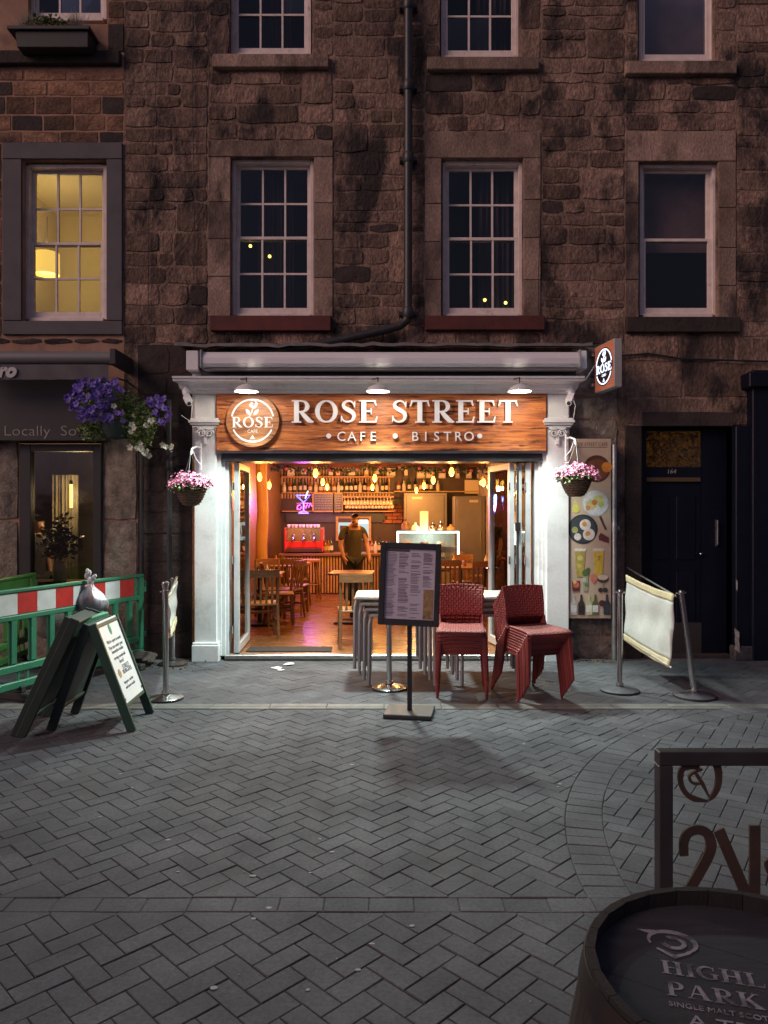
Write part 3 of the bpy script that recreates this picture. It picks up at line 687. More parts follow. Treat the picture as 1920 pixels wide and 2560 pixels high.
MB().box(ax0+.02,ax1-.02,Ya+.05,Ya+.16,za-.032,za-.014).build('front_rail', pm('shaded_rail',(.3,.3,.3),.5), aw, bevel=.006)  # rail colour darkened for the shade under the cassette
MB().box(X(470,8.4),X(500,8.4),8.32,8.6,Z(928,8.4),Z(880,8.4)).build('wall_plate', wp, aw, bevel=.006)
MB().box(X(1440,8.4),X(1462,8.4),8.32,8.6,Z(925,8.4),Z(880,8.4)).build('wall_plate', wp, aw, bevel=.006)
MB().box(X(502,8.36),X(1440,8.36),8.36,8.475,Z(946,8.36),Z(896,8.36)).build('gap_shadow_board', M['blackpaint'], aw)  # black board added as the shadow between cassette and cornice
for q in (.3,1.5,2.7,3.9):
    MB().box(ax0+q,ax0+q+.05,Ya+.2,8.47,za+.02,zb-.02).build('bracket', M['galv'], aw)
# ---------------------------------------------------------------- the sign
M['sign_wood'] = pm('printed_timber', (.60,.20,.05), .5, col2=(.24,.06,.02), scale=3.0, stretch=(.8,1,11), lo=.40, hi=.60, dark=(.05,.016,.01), dscale=2.6, dlo=.555, dhi=.59, bump=.35, bscale=6, bdist=.006, det=7)
M['sign_wood2'] = pm('roundel_timber', (.44,.19,.065), .5, col2=(.17,.055,.024), scale=3.3, stretch=(1.3,1,10), lo=.38, hi=.64, dark=(.05,.017,.01), dscale=2.7, dlo=.58, dhi=.63, bump=.3, bscale=6, bdist=.005, det=7)
M['letter_white'] = pm('white_acrylic', (.86,.87,.9), .4)
YB = 8.385
sg = thing('shop_sign','wide timber effect fascia sign reading ROSE STREET CAFE BISTRO','sign',P(953,1127,YB))
MB().box(X(541,YB),X(1366,YB),YB,YS+.058,Z(1127,YB),Z(978,YB)).build('board', M['sign_wood'], sg, bevel=.004)
def letters(s, px0, px1, pyb, pyt, Y, d, mat_, par, name='letter', off=.0):
    Yl = Y-off; Mx = front(px0,pyb,Yl); hh = Z(pyt,Yl)-Z(pyb,Yl)
    for c, mb in serif(s, hh, Mx, d, X(px1,Yl)-X(px0,Yl)): mb.build(name, mat_, par)
letters('ROSE', 729,946,1057,1001, YB, .022, M['letter_white'], sg, off=.022); letters('STREET', 977,1296,1057,1001, YB, .022, M['letter_white'], sg, off=.022)
Yl = YB-.02
for s, a, b in (('CAFE',840,946),('BISTRO',1024,1186)):
    hgt = Z(1078,Yl)-Z(1102,Yl); n = len(s)
    for i, c in enumerate(s):
        xc = a+(b-a)*(i+.5)/n; sans(c, hgt/.73, front(xc,1102,Yl), .008, M['letter_white'], sg, 'letter', align='CENTER')
for xx in (822,988,1199):
    MB().prism(ell(0,0,.028,.028,0,345,23), front(xx,1090,Yl), 0, .016).build('dot', M['letter_white'], sg)
# roundel
rc = P(632,1052,YB-.03); rm = frame_m(rc,(1,0,0),(0,0,1)); rr = .297
rd = MB().prism(ell(0,0,rr,rr,0,354,59), rm, -.02, .016); rd = rd.build('roundel', M['sign_wood2'], sg)
def logo(Mx, r, mat_, par, d, wide=True):
    mb = MB(); mb.strip(ell(0,0,r*.8,r*.8,12,168,40), r*.06, Mx, 0, d); mb.strip(ell(0,0,r*.8,r*.8,205,335,32), r*.06, Mx, 0, d); mb.build('ring', mat_, par)
    for c, m_ in serif('ROSE', r*.4, Mx @ Matrix.Translation((-r*.79,-r*.26,0)), d, r*1.58): m_.build('letter', mat_, par)
    lm = MB()                                          # rose bloom, stem and leaves
    for i in range(4):
        a = i*1.6; lm.strip([(r*(.02+.055*i)*math.cos(a+t*.5)*.9, r*.62+r*(.02+.045*i)*math.sin(a+t*.5)) for t in range(8)], r*.045, Mx, 0, d*.8+.0004*i)
    lm.strip([(0,r*.45),(-r*.03,r*.3),(-r*.13,r*.14)], r*.035, Mx, 0, d)
    for sx, ang in ((-1,125),(1,50)):
        c_, s_2 = math.cos(R(ang)), math.sin(R(ang)); lf = [(0,0),(.1,.06),(.2,.065),(.3,0),(.2,-.065),(.1,-.06)]
        lm.prism([((-.08 if sx < 0 else .04)*r+r*(u*c_-v*s_2), r*.2+r*(u*s_2+v*c_)) for u,v in lf], Mx, 0, d*.9)
    lm.build('rose_emblem', mat_, par)
    sans('· CAFE ·', r*.17, Mx @ Matrix.Translation((0,-r*.46,0)), d*.5, mat_, par, align='CENTER')
    cm = MB(); cm.prism([(-.07*r,-.66*r),(.07*r,-.66*r),(.02*r,-.58*r),(0,-.54*r),(-.02*r,-.58*r)], Mx, 0, d); cm.strip([(-.1*r,-.69*r),(.1*r,-.69*r)], .02*r, Mx, 0, d); cm.build('cloche_mark', mat_, par)
logo(rm @ Matrix.Translation((0,0,.0162)), rr, M['letter_white'], rd, .004)
# ---------------------------------------------------------------- lamps over the sign
M['bulb_cool'] = emis('cool_lamp_bulb', (.95,1,.93), 25)
M['shade_white'] = pm('enamel_shade', (.75,.76,.74), .3)
for i, (px_, lb) in enumerate(((616,'domed white lamp over the sign roundel, shining down'),(945,'domed white lamp above the second E of ROSE STREET sign, middle of three'),(1299,'domed white lamp over the last T of STREET'))):
    c = P(px_,972,7.97); t = thing('sign_lamp', lb, 'lamp', c, group='lamps above the cafe sign')
    MB().lathe([(.125,-.03),(.12,-.01),(.09,.02),(.05,.042),(.015,.05)],c,28,cap=False).build('lamp_shade', M['shade_white'], t, smooth=True)
    MB().tube([c+Vector((0,0,.045)),c+Vector((0,.0,.12)),c+Vector((-.03,.12,.13)),P(px_-15,948,8.2)],.007,8).build('arm', M['blackpaint'], t, smooth=True)
    b_ = c+Vector((0,.0,-.012)); MB().sphere(b_,.022,12,8).build('bulb', M['bulb_cool'], t, smooth=True)
    o = plight('lamp_light', c+Vector((0,-.02,-.075)), (125,300,125)[i], (.83,1.0,.91), .10, t, 'SPOT', spot_size=R(126), spot_blend=.6)
    o.rotation_euler = (R(-18),0,0)
    plight('lamp_glow', c+Vector((0,-.05,-.022)), 7.0, (1,.88,.70), .025, t)
# ---------------------------------------------------------------- security cameras
def seccam(px_, py_, Y, yaw, lb):
    c = P(px_,py_,Y); t = thing('security_camera', lb, 'camera', c, group='security cameras on the shopfront'); wm = M['letter_white']
    MB().lathe([(.05,0),(.05,.02),(.035,.035),(.03,.06)],c+Vector((0,.05,.05)),16).build('mount', wm, t, smooth=True)
    MB().sphere(c+Vector((0,.02,.03)),.034,14,8).build('ball_joint', wm, t, smooth=True)
    d = Vector((math.sin(yaw)*.8,-math.cos(yaw),-.55)).normalized(); a = c+Vector((0,0,-.01)); b = a+d*.19
    MB().tube([a,a+d*.02,b-d*.02,b],[.026,.034,.036,.03],14).build('body', wm, t, smooth=True); MB().cyl(b-d*.004,b+d*.004,.022,n=14).build('lens', M['blackpaint'], t)
    MB().bar(a+Vector((0,0,.04)),b+d*.03+Vector((0,0,.04)),.075,.005).build('sun_hood', wm, t)
    MB().tube([c+Vector((.02,.06,.02)),c+Vector((.06,.05,-.1)),c+Vector((.04,.08,-.28)),c+Vector((-.08,.12,-.2))],.004,6).build('cable', wm, t)
seccam(464,990,8.28,.6,'white bullet security camera on the pilaster beside purple flowers'); seccam(1428,990,8.28,-.5,'white bullet security camera on the pilaster beside the projecting sign')
# ---------------------------------------------------------------- projecting light box sign
c0 = Vector((X(1487,8.5),8.5,0)); c1 = Vector((X(1537,8.0),8.02,0)); d = (c1-c0).normalized(); n = Vector((-d.y,d.x,0)); n = -n if n.x > 0 else n
z0, z1 = 3.06, 3.585; t = thing('projecting_sign','square lit projecting sign with round ROSE emblem on a bracket','sign',(c0+c1)/2+Vector((0,0,z0)))
th_ = .10; Mx = frame_m(c0+Vector((0,0,z0)), d, (0,0,1)); L_ = (c1-c0).length
MB().prism([(0,0),(L_,0),(L_,z1-z0),(0,z1-z0)], Mx, -.09, .0).build('case', pm('grey_sign_case',(.42,.41,.4),.5,col2=(.34,.33,.32),scale=4), t, bevel=.004)
MB().prism([(.012,.012),(L_-.012,.012),(L_-.012,z1-z0-.012),(.012,z1-z0-.012)], Mx, .0, .003).build('printed_face', pm('backlit_timber_print',(.42,.14,.07),.4,col2=(.22,.06,.035),scale=3,stretch=(1,1,15),emit=(.5,.14,.07),es=.2), t)
rr2 = min(L_,z1-z0)*.44; M['backlit'] = emis('backlit_white',(.75,.82,1),1.1)
MB().prism(ell(0,0,rr2,rr2,0,354,59), Mx @ Matrix.Translation((L_/2,(z1-z0)/2,0)), .003, .005).build('disc', pm('dark_timber_disc',(.05,.02,.02),.5), t)
logo(Mx @ Matrix.Translation((L_/2,(z1-z0)/2,.005)), rr2*1.12, M['backlit'], t, .003)
MB().bar(c0+Vector((-.02,.0,z1-.08)),c0+Vector((-.04,.14,z1-.08)),.03,.03).build('bracket', M['galv'], t); MB().bar(c0+Vector((-.02,0,z0+.1)),c0+Vector((-.04,.14,z0+.1)),.03,.03).build('bracket', M['galv'], t)
MB().tube([c0+Vector((0,.0,z1-.2)),c0+Vector((-.1,.02,z1-.36)),c0+Vector((-.22,-.05,z1-.4)),c0+Vector((-.36,-.1,z1-.38))],.006,6).build('power_cable', M['letter_white'], t)
# ---------------------------------------------------------------- food poster panel
YP = 8.45; pc = P(1470,1545,YP); t = thing('menu_poster','tall beige menu poster with food and drink pictures beside the galvanised pole','poster',pc)
MB().box(X(1420,YP),X(1528,YP),YP,YP+.05,Z(1546,YP),Z(1097,YP)).build('panel', pm('beige_print',(.50,.385,.29),.5,col2=(.43,.33,.25),scale=2), t, bevel=.003)
cols = {}
def pc_(c): 
    if c not in cols: cols[c] = pm('print_ink', c, .5, col2=tuple(u*.72 for u in c), scale=30)
    return cols[c]
lay = [0]
def disc(px_,py_,r,c,nm='picture',sx=1,sy=1,a0=0,a1=350):
    lay[0] += .00012; rw = r*YP/F; MB().prism(ell(0,0,rw*sx,rw*sy,a0,a1,26), front(px_,py_,YP), .0008+lay[0], .0012+lay[0]).build(nm, pc_(c), t)
def pol(pts, c, nm='picture'):
    lay[0] += .00012; o = front(*pts[0],YP); q = [((p_[0]-pts[0][0])*YP/F, -(p_[1]-pts[0][1])*YP/F) for p_ in pts]
    MB().prism(q, o, .0008+lay[0], .0012+lay[0]).build(nm, pc_(c), t)
sans('ROSE STREET CAFE', .058, front(1434,1115,YP-.0004), .0006, pc_((.09,.05,.04)), t, 'poster_title', width=X(1518,YP)-X(1434,YP))
MB().box(X(1436,YP),X(1518,YP),YP-.0012,YP,Z(1119,YP),Z(1117.5,YP)).build('rule', pc_((.12,.07,.05)), t)
disc(1492,1172,34,(.10,.035,.025),'plate'); disc(1493,1174,27,(.2,.07,.03)); disc(1517,1168,13,(.75,.28,.04)); disc(1480,1160,9,(.25,.1,.05))
disc(1489,1258,33,(.55,.55,.6),'plate'); disc(1489,1258,31,(.68,.68,.72)); disc(1478,1262,13,(.6,.5,.22)); disc(1497,1250,14,(.62,.6,.25)); disc(1486,1256,7,(.55,.2,.06)); disc(1503,1262,7,(.45,.5,.15)); disc(1470,1270,6,(.6,.25,.1))
disc(1440,1272,10,(.65,.58,.14)); pol([(1433,1266),(1438,1250),(1447,1266)],(.65,.58,.14))
disc(1457,1323,37,(.03,.035,.045),'pan'); disc(1457,1323,33,(.055,.06,.07)); disc(1463,1312,14,(.72,.7,.68)); disc(1472,1336,15,(.72,.7,.68)); disc(1461,1310,6,(.7,.28,.06)); disc(1469,1334,6,(.7,.28,.06)); disc(1437,1325,8,(.35,.36,.14)); disc(1444,1342,9,(.68,.66,.62))
pol([(1497,1292),(1503,1290),(1516,1322),(1512,1325)],(.10,.05,.04)); pol([(1496,1340),(1502,1332),(1522,1344),(1522,1358),(1497,1350)],(.14,.04,.045))
for gx, col_ in ((1450,(.42,.34,.08)),(1496,(.66,.5,.07))):
    pol([(gx-13,1374),(gx+14,1374),(gx+11,1420),(gx+9,1442),(gx-8,1442),(gx-11,1420)],col_,'beer_glass'); pol([(gx-14,1371),(gx+15,1371),(gx+14,1378),(gx-13,1378)],(.75,.72,.66))
sans('T', .062, front(1497,1400,YP-.009), .0006, pc_((.45,.04,.03)), t, 'beer_letter', align='CENTER')
disc(1450,1395,7,(.6,.52,.2)); disc(1448,1415,6,(.55,.48,.15))
pol([(1456,1430),(1471,1430),(1469,1478),(1458,1478)],(.32,.36,.24),'cocktail'); disc(1464,1432,9,(.10,.16,.06)); disc(1470,1424,5,(.09,.15,.05)); disc(1460,1450,5,(.5,.52,.45)); disc(1466,1462,5,(.15,.2,.1))
disc(1484,1444,10,(.62,.24,.16),'cocktail'); pol([(1475,1446),(1493,1446),(1484,1460)],(.62,.2,.12))
disc(1507,1446,14,(.08,.05,.04),'cocktail',1,.8); disc(1507,1443,13,(.7,.62,.5),sx=1,sy=.55); pol([(1506,1456),(1509,1456),(1509,1474),(1506,1474)],(.3,.27,.24)); disc(1501,1475,6,(.05,.045,.05)); disc(1513,1475,6,(.05,.045,.05))
pol([(1429,1452),(1450,1452),(1448,1478),(1431,1478)],(.10,.03,.025),'cocktail'); disc(1440,1462,8,(.55,.14,.10)); disc(1436,1454,5,(.7,.5,.2))
for bx, col_, lab in ((1434,(.5,.5,.5),(.7,.7,.7)),(1453,(.04,.03,.03),(.02,.02,.02)),(1472,(.5,.52,.3),(.72,.72,.66)),(1488,(.11,.14,.05),(.7,.7,.7)),(1517,(.04,.05,.07),(.05,.06,.08))):
    pol([(bx-8,1537),(bx+8,1537),(bx+8,1508),(bx+3,1500),(bx+2.5,1486),(bx-2.5,1486),(bx-3,1500),(bx-8,1508)],col_,'bottle_picture'); pol([(bx-7,1530),(bx+7,1530),(bx+7,1513),(bx-7,1513)],lab)
disc(1505,1508,8,(.10,.03,.04),'wine_glass',1,1.0); pol([(1504,1516),(1506,1516),(1506,1535),(1511,1537),(1499,1537),(1504,1535)],(.5,.46,.42))
# ================================================================= NEIGHBOURING RESTAURANT
M['char'] = pm('charcoal_paint', (.017,.0155,.018), .55, col2=(.024,.022,.025), scale=3)
M['canvas_grey'] = pm('grey_awning_cloth', (.11,.105,.115), .85, col2=(.085,.08,.09), scale=6, bump=.2, bscale=200, bdist=.001)
M['chalk'] = pm('chalk_lettering', (.42,.40,.33), .9, col2=(.25,.24,.2), scale=60)
t = thing('grey_awning','dark grey rolled awning with valance lettered ro above the restaurant window','awning',P(130,900,8.3)); Yn = 8.15
MB().tube([(X(-120,Yn),Yn,Z(896,Yn)),(X(292,Yn),Yn,Z(896,Yn))],.078,16).build('cassette', pm('grey_cassette',(.15,.145,.155),.5), t, smooth=True)
MB().box(X(282,Yn),X(298,Yn),Yn-.1,8.6,Z(916,Yn),Z(876,Yn)).build('end_cap', M['char'], t, bevel=.01)
v_ = MB(); xs = [X(-120+i*392/24,Yn-.05) for i in range(25)]; vs = []
for i, xx in enumerate(xs): vs += [(xx,Yn-.06+.008*math.sin(i*1.3),Z(951,Yn)+.004*math.sin(i*2)),(xx,Yn-.06,Z(914,Yn))]
v_.add(vs,[(2*i,2*i+2,2*i+3,2*i+1) for i in range(24)]); v_.build('valance', M['canvas_grey'], t, smooth=True)
sans('Bistro', .2, front(38,941,Yn-.075), .001, pm('valance_print',(.5,.48,.5),.8), t, 'valance_lettering', align='RIGHT', shear=.25, bold=.012)
rs = thing('restaurant_shopfront','charcoal painted restaurant fascia chalked Locally Sourced over a glazed window','shopfront',(X(130,8.5),8.5,0))
MB().box(X(-130,8.42),X(262,8.42),8.42,8.62,Z(1102,8.42),Z(948,8.42)).build('fascia', M['char'], rs, bevel=.006)
sans('Locally  Sourced', .165, front(8,1089,8.417), .001, M['chalk'], rs, 'chalk_lettering', width=X(285,8.42)-X(8,8.42), bold=-.002)
Yr = 8.55
for (a,b,c,d) in ((48,76,1110,1560),(232,252,1110,1560)): MB().box(X(a,Yr),X(b,Yr),Yr,Yr+.12,Z(d,Yr),Z(c,Yr)).build('window_post', M['char'], rs, bevel=.006)
MB().box(X(76,Yr),X(232,Yr),Yr,Yr+.12,Z(1128,Yr),Z(1110,Yr)).build('window_head', M['char'], rs, bevel=.005); MB().box(X(48,Yr),X(252,Yr),Yr-.04,Yr+.12,Z(1572,Yr),Z(1560,Yr)).build('window_sill', M['char'], rs, bevel=.005)
MB().box(X(76,Yr),X(232,Yr),Yr+.05,Yr+.056,Z(1560,Yr),Z(1128,Yr)).build('pane', M['glass'], rs)
M['beige_room'] = pm('restaurant_wall', (.14,.12,.08), .9, col2=(.07,.058,.04), scale=2)
room(rs, (X(0,8.9),X(300,8.9),.45,2.5), 2.6, M['beige_room'], e=.3)
curtain(rs, X(120,9.9), X(190,9.9), .6, 2.2, 10.0, 'beige_room')
c = P(178,1240,9.5); t = thing('tube_pendant_lamp','upright glowing amber filament tube hanging in the restaurant window','lamp',c)
MB().tube([c+Vector((0,0,-.15)),c+Vector((0,0,.15))],[.018,.018],12).build('glass_tube', emis('filament_tube',(1,.5,.1),3), t, smooth=True)
MB().cyl(c+Vector((0,0,.15)),c+Vector((0,0,.2)),.022,n=12).build('cap', M['blackpaint'], t); MB().cyl(c+Vector((0,0,.2)),c+Vector((0,0,.7)),.004,n=6).build('cord', M['blackpaint'], t)
plight('lamp_light', c+Vector((-.0,.2,0)), 24, (1,.70,.30), .1, t)
# leaves and flowers ------------------------------------------------------------
def leafcloud(pts, size, up=.3):
    mb = MB()
    for p in pts:
        s_ = size*random.uniform(.6,1.3); a = random.uniform(0,6.28); b = random.uniform(-.9,.9)
        d = Vector((math.cos(a)*math.cos(b), math.sin(a)*math.cos(b), math.sin(b)-up)).normalized(); q = d.cross(Vector((random.gauss(0,1),random.gauss(0,1),random.gauss(0,1)))).normalized(); nn = d.cross(q)
        p = Vector(p); mb.add([p, p+d*s_*.5+q*s_*.3+nn*s_*.08, p+d*s_, p+d*s_*.5-q*s_*.3+nn*s_*.08], [(0,1,2,3)], random.random())
    return mb
def leafmat(n, c, c2): return pm(n, c, .5, col2=c2, scale=20, attr=.45)
M['leaf'] = leafmat('green_leaves', (.085,.15,.035), (.13,.20,.05)); M['leaf_lime'] = leafmat('lime_leaves', (.19,.27,.07), (.12,.19,.045)); M['leaf_dark'] = leafmat('dark_leaves', (.02,.035,.015), (.035,.05,.02))
def petal_mb(r, n=5, cup=.35):
    mb = MB(); c = Vector((0,0,-r*.25))
    for i in range(n):
        a = 2*math.pi*i/n; h_ = math.pi/n*1.08; f = lambda g, k, z: Vector((r*k*math.cos(g), r*k*math.sin(g), r*z))
        mb.add([c, f(a-h_,.55,.12), f(a-h_*.55,.95,cup), f(a,1.0,cup*.8), f(a+h_*.55,.95,cup), f(a+h_,.55,.12)], [(0,1,2,3,4,5)], random.random())
    return mb
def rot_to(nrm):
    return Vector((0,0,1)).rotation_difference(Vector(nrm)).to_euler()
petal_v = pm('violet_petal', (.15,.095,.46), .6, col2=(.25,.165,.62), scale=40, attr=.3, rnd=.25); petal_w = pm('white_petal', (.72,.74,.62), .6, col2=(.6,.64,.5), scale=40, attr=.2); petal_p = pm('pink_petal', (.62,.16,.33), .6, col2=(.72,.34,.48), scale=30, attr=.35)
def flower_parts(par, pts, r, m_, name):
    src = None
    for (p, nrm) in pts:
        if src is None: src = petal_mb(r).build(name, m_); o = src
        else: o = src.copy(); COL.objects.link(o)
        o.parent = par; o.location = INV[par.name] @ Vector(p); o.rotation_euler = rot_to(nrm); k_ = random.uniform(.8,1.15); o.scale = (k_,k_,k_)
def blob(c, rx, ry, rz, n, surf=.6):
    out = []
    while len(out) < n:
        u = Vector((random.gauss(0,1),random.gauss(0,1),random.gauss(0,1))).normalized()*(random.uniform(surf,1)**.5)
        out.append(Vector(c)+Vector((u.x*rx,u.y*ry,u.z*rz)))
    return out
# purple and white basket
Yh = 8.05; bc = P(292,1060,Yh)
t = thing('purple_flower_basket','large hanging basket of purple and white petunias on the stone pier','hanging basket',bc)
MB().lathe([(.02,-.17),(.1,-.15),(.16,-.06),(.18,.03),(.17,.04)],bc,20,cap=False).build('basket', pm('dark_basket',(.03,.045,.045),.7,bump=.6,bscale=40,bdist=.01), t, smooth=True)
MB().tube([bc+Vector((0,.55,.5)),bc+Vector((0,.3,.52)),bc+Vector((0,0,.5))],.01,8).build('bracket', M['iron'], t)
ch = MB()
for a in range(3): ch.cyl(bc+Vector((.16*math.cos(a*2.1),.16*math.sin(a*2.1),.03)),bc+Vector((0,0,.49)),.003,n=5)
ch.build('chain', M['iron'], t)
L1 = blob(P(262,1000,Yh),.36,.24,.2,700,.1)+blob(P(345,1040,Yh),.28,.22,.24,500,.1)+blob(P(232,1075,Yh),.17,.14,.1,200,.1)+blob(P(350,1090,Yh),.12,.1,.16,160,.1)
leafcloud(L1,.045).build('foliage', M['leaf'], t)
leafcloud(blob(P(228,1080,Yh),.15,.14,.11,160,.2)+blob(P(350,1075,Yh),.2,.15,.16,220,.2),.045).build('trailing_foliage', M['leaf_lime'], t)
fr = []
for cx_, cy_, ax_, ay_, n in ((225,1000,58,50,95),(270,965,45,22,22),(290,1045,35,18,10),(405,1025,24,38,16),(382,1000,26,14,7)):
    for _ in range(n):
        a = random.uniform(0,6.28); q = random.uniform(0,1)**.5; dep = random.uniform(-.02,.05)
        fr.append((P(cx_+ax_*q*math.cos(a), cy_+ay_*q*math.sin(a), Yh-.27+.12*q*q-dep+(.08 if cx_ > 350 else 0)), (random.gauss(.1,.45),-1,random.gauss(.25,.4))))
flower_parts(t, fr, .036, petal_v, 'violet_flower')
fw = [(330,1062),(336,1072),(378,1052),(365,1062),(342,1122),(352,1122),(362,1132),(372,1138),(326,1118),(368,1128),(352,1108),(415,1118),(408,1112),(430,1118),(285,1015),(228,958),(240,965),(326,1080)]
flower_parts(t, [(P(a,b,Yh-.2+random.uniform(-.03,.03)),(random.gauss(.1,.4),-1,random.gauss(.1,.4))) for a,b in fw], .036, petal_w, 'white_flower')
# pink baskets
def pink(px_, py_, Y, lb, sx=1.0):
    c = P(px_,py_,Y); t = thing('pink_flower_basket', lb, 'hanging basket', c, group='pink flower baskets on the pilasters')
    prof = [(.06,-.16),(.10,-.13),(.14,-.06),(.165,.02),(.17,.035),(.15,.035)]
    MB().lathe(prof,c,22).build('basket', pm('wicker',(.13,.09,.06),.85,col2=(.05,.035,.025),scale=30,stretch=(1,1,3),bump=1,bscale=60,bdist=.012), t, smooth=True)
    wk = MB()
    for z in range(7):
        zz = -.14+z*.027; rr_ = .088+.083*((zz+.14)/.17)**.7; wk.tube([c+Vector((rr_*math.cos(a*.349),rr_*math.sin(a*.349),zz+.006*math.sin(a*4.1))) for a in range(18)],.008,5,closed=True)
    wk.build('wicker_bands', pm('wicker_band',(.16,.11,.07),.8,col2=(.07,.045,.03),scale=40), t)
    leafcloud(blob(c+Vector((0,0,.08)),.22*sx,.2,.10,700,.1),.04).build('foliage', M['leaf'], t); leafcloud(blob(c+Vector((-.06,-.06,.04)),.18*sx,.16,.06,240,.2),.035).build('lime_foliage', M['leaf_lime'], t)
    mb = MB()
    for _ in range(430):
        a = random.uniform(0,6.28); q = random.uniform(0,1)**.5; p = c+Vector((.25*sx*q*math.cos(a),.21*q*math.sin(a),.17-.1*q*q+random.gauss(0,.025)))
        pt = petal_mb(random.uniform(.012,.021)); rm_ = rot_to((math.cos(a)*q*1.0+random.gauss(0,.4),math.sin(a)*q-.5,1+random.gauss(0,.3))).to_matrix()
        mb.add([p+rm_ @ u for u in pt.v], pt.f); 
        for i in range(len(pt.f)): mb.var[-1-i] = random.random()
    mb.build('pink_blossom', petal_p, t)
    ch = MB()
    for a in range(3): ch.cyl(c+Vector((.15*math.cos(a*2.1+.5),.15*math.sin(a*2.1+.5),.03)),c+Vector((0,.0,.42)),.003,n=5)
    ch.build('chain', M['galv'], t); s_ = 1 if px_ < 900 else -1
    br = MB(); br.tube([c+Vector((0,0,.4)),c+Vector((0,.05,.47)),c+Vector((s_*.02,.16,.5)),c+Vector((s_*.04,.28,.5))],.011,8); br.tube([c+Vector((s_*.04,.28,.25)),c+Vector((s_*.04,.28,.55))],.013,8); br.tube([c+Vector((s_*.04,.28,.3)),c+Vector((s_*.02,.14,.36)),c+Vector((0,.06,.46))],.008,8); br.build('bracket', M['letter_white'], t, smooth=True)
pink(477,1228,8.1,'wicker basket of pink flowers hanging on the pilaster below the bullet camera'); pink(1440,1205,8.05,'wicker basket of pink flowers hanging over the food poster',1.05)
# window box
Yb = 8.38; t = thing('window_box','dark window box planted with grasses on the sill at the top corner','planter',P(128,118,Yb))
MB().add([(X(42,Yb),Yb,Z(118,Yb)),(X(220,Yb),Yb,Z(118,Yb)),(X(222,Yb),Yb+.22,Z(118,Yb)),(X(42,Yb),Yb+.22,Z(118,Yb)),(X(40,Yb),Yb-.02,Z(80,Yb)),(X(222,Yb),Yb-.02,Z(80,Yb)),(X(224,Yb),Yb+.22,Z(80,Yb)),(X(40,Yb),Yb+.22,Z(80,Yb))],[(0,3,2,1),(4,5,6,7),(0,1,5,4),(1,2,6,5),(2,3,7,6),(3,0,4,7)]).build('trough', M['char'], t, bevel=.006)
MB().box(X(22,Yb),X(228,Yb),Yb-.05,Yb+.24,Z(80,Yb)+.002,Z(70,Yb)).build('trough_rim', M['char'], t, bevel=.006)
leafcloud(blob(P(120,58,Yb+.1),.26,.08,.09,420,.1),.04,-.2).build('foliage', M['leaf'], t)
gm = MB()
for (cx_, n) in ((62,120),(190,140),(85,60)):
    for _ in range(n):
        p = P(cx_+random.gauss(0,9),74,Yb+.1); q = p+Vector((random.gauss(0,.06),random.gauss(0,.04),random.uniform(.1,.27))); gm.add([p+Vector((-.003,0,0)),p+Vector((.003,0,0)),q],[(0,1,2)],random.random())
tag(gm.build('grass_tufts', leafmat('dry_grass',(.22,.18,.15),(.14,.13,.09)), t), kind='stuff')
# ================================================================= PIPES AND CABLES
def pipe(name, lb, pts, r, m_, collars=(), n=14, col_r=1.3):
    t = thing(name, lb, 'pipe', pts[-1]); MB().tube(pts, r, n).build('pipe_run', M[m_], t, smooth=True)
    for c in collars:
        c = Vector(c); MB().tube([c+Vector((0,0,-.06)),c+Vector((0,0,-.045)),c+Vector((0,0,.045)),c+Vector((0,0,.06))],[r*1.1,r*col_r,r*col_r,r*1.1],n).build('collar', M[m_], t, smooth=True)
        MB().box(c.x-r*2.1,c.x+r*2.1,c.y+r*.3,YW+.01,c.z-.02,c.z+.02).build('bracket', M[m_], t)
Yq = 8.48
pipe('downpipe','black cast iron downpipe between the middle windows, bending over the awning',[P(1021,-60,Yq),P(1020,780,Yq),P(1016,802,Yq),P(1000,815,Yq),P(950,828,Yq),P(860,848,Yq),P(760,868,Yq),P(640,882,Yq)],.048,'iron',[P(1021,12,Yq),P(1021,215,Yq),P(1021,395,Yq),P(1020,782,Yq)])
pipe('thin_downpipe','dark drainpipe beside the purple basket running to the pavement',[P(424,1000,8.5),P(424,1655,8.5)],.03,'iron',[P(424,1135,8.5),P(424,1165,8.5)],n=12,col_r=1.45)
pipe('conduit_pole','pale galvanised pole standing between poster and dark doorway',[P(1536,1112,8.46),Vector((X(1536,8.46),8.46,0))],.03,'galv',[P(1536,1320,8.46)],n=14,col_r=1.15)
pipe('gas_pipe','thin black pipe on the wall between pier and drainpipe',[P(355,1090,8.54),P(355,1640,8.54)],.022,'blackpaint',n=10)
def cable(lb, pts, r=.0045):
    pts = [P(*p) for p in pts]; o = MB().tube(pts, r, 6).build('wall_cable', M['blackpaint'], org=pts[0], smooth=True); tag(o, lb, 'cable', 'cables on the stone walls')
Yc = 8.565
cable('dark cable hanging straight down the stone near the party line',[(483,-20,Yc),(482,150,Yc),(482,300,Yc),(485,450,Yc),(486,560,Yc),(484,700,Yc)])
cable('dark cable swinging from beside the window surround down to the purple basket',[(520,-20,Yc),(523,180,Yc),(516,330,Yc),(515,450,Yc),(505,520,Yc),(470,600,Yc),(420,670,Yc),(385,740,Yc)])
cable('thin dark cable at the edge of the pale mortar wall',[(392,140,Yc),(388,250,Yc),(380,380,Yc),(372,520,Yc),(370,800,Yc)])
cable('dark cable running along the stone above the dark doorway',[(1545,890,Yc),(1620,884,Yc),(1700,896,Yc),(1800,900,Yc),(1960,905,Yc)],.012)
cable('thin cable beside the jamb between the two sash windows',[(1352,350,Yc),(1352,500,Yc),(1346,700,Yc),(1347,790,Yc)])
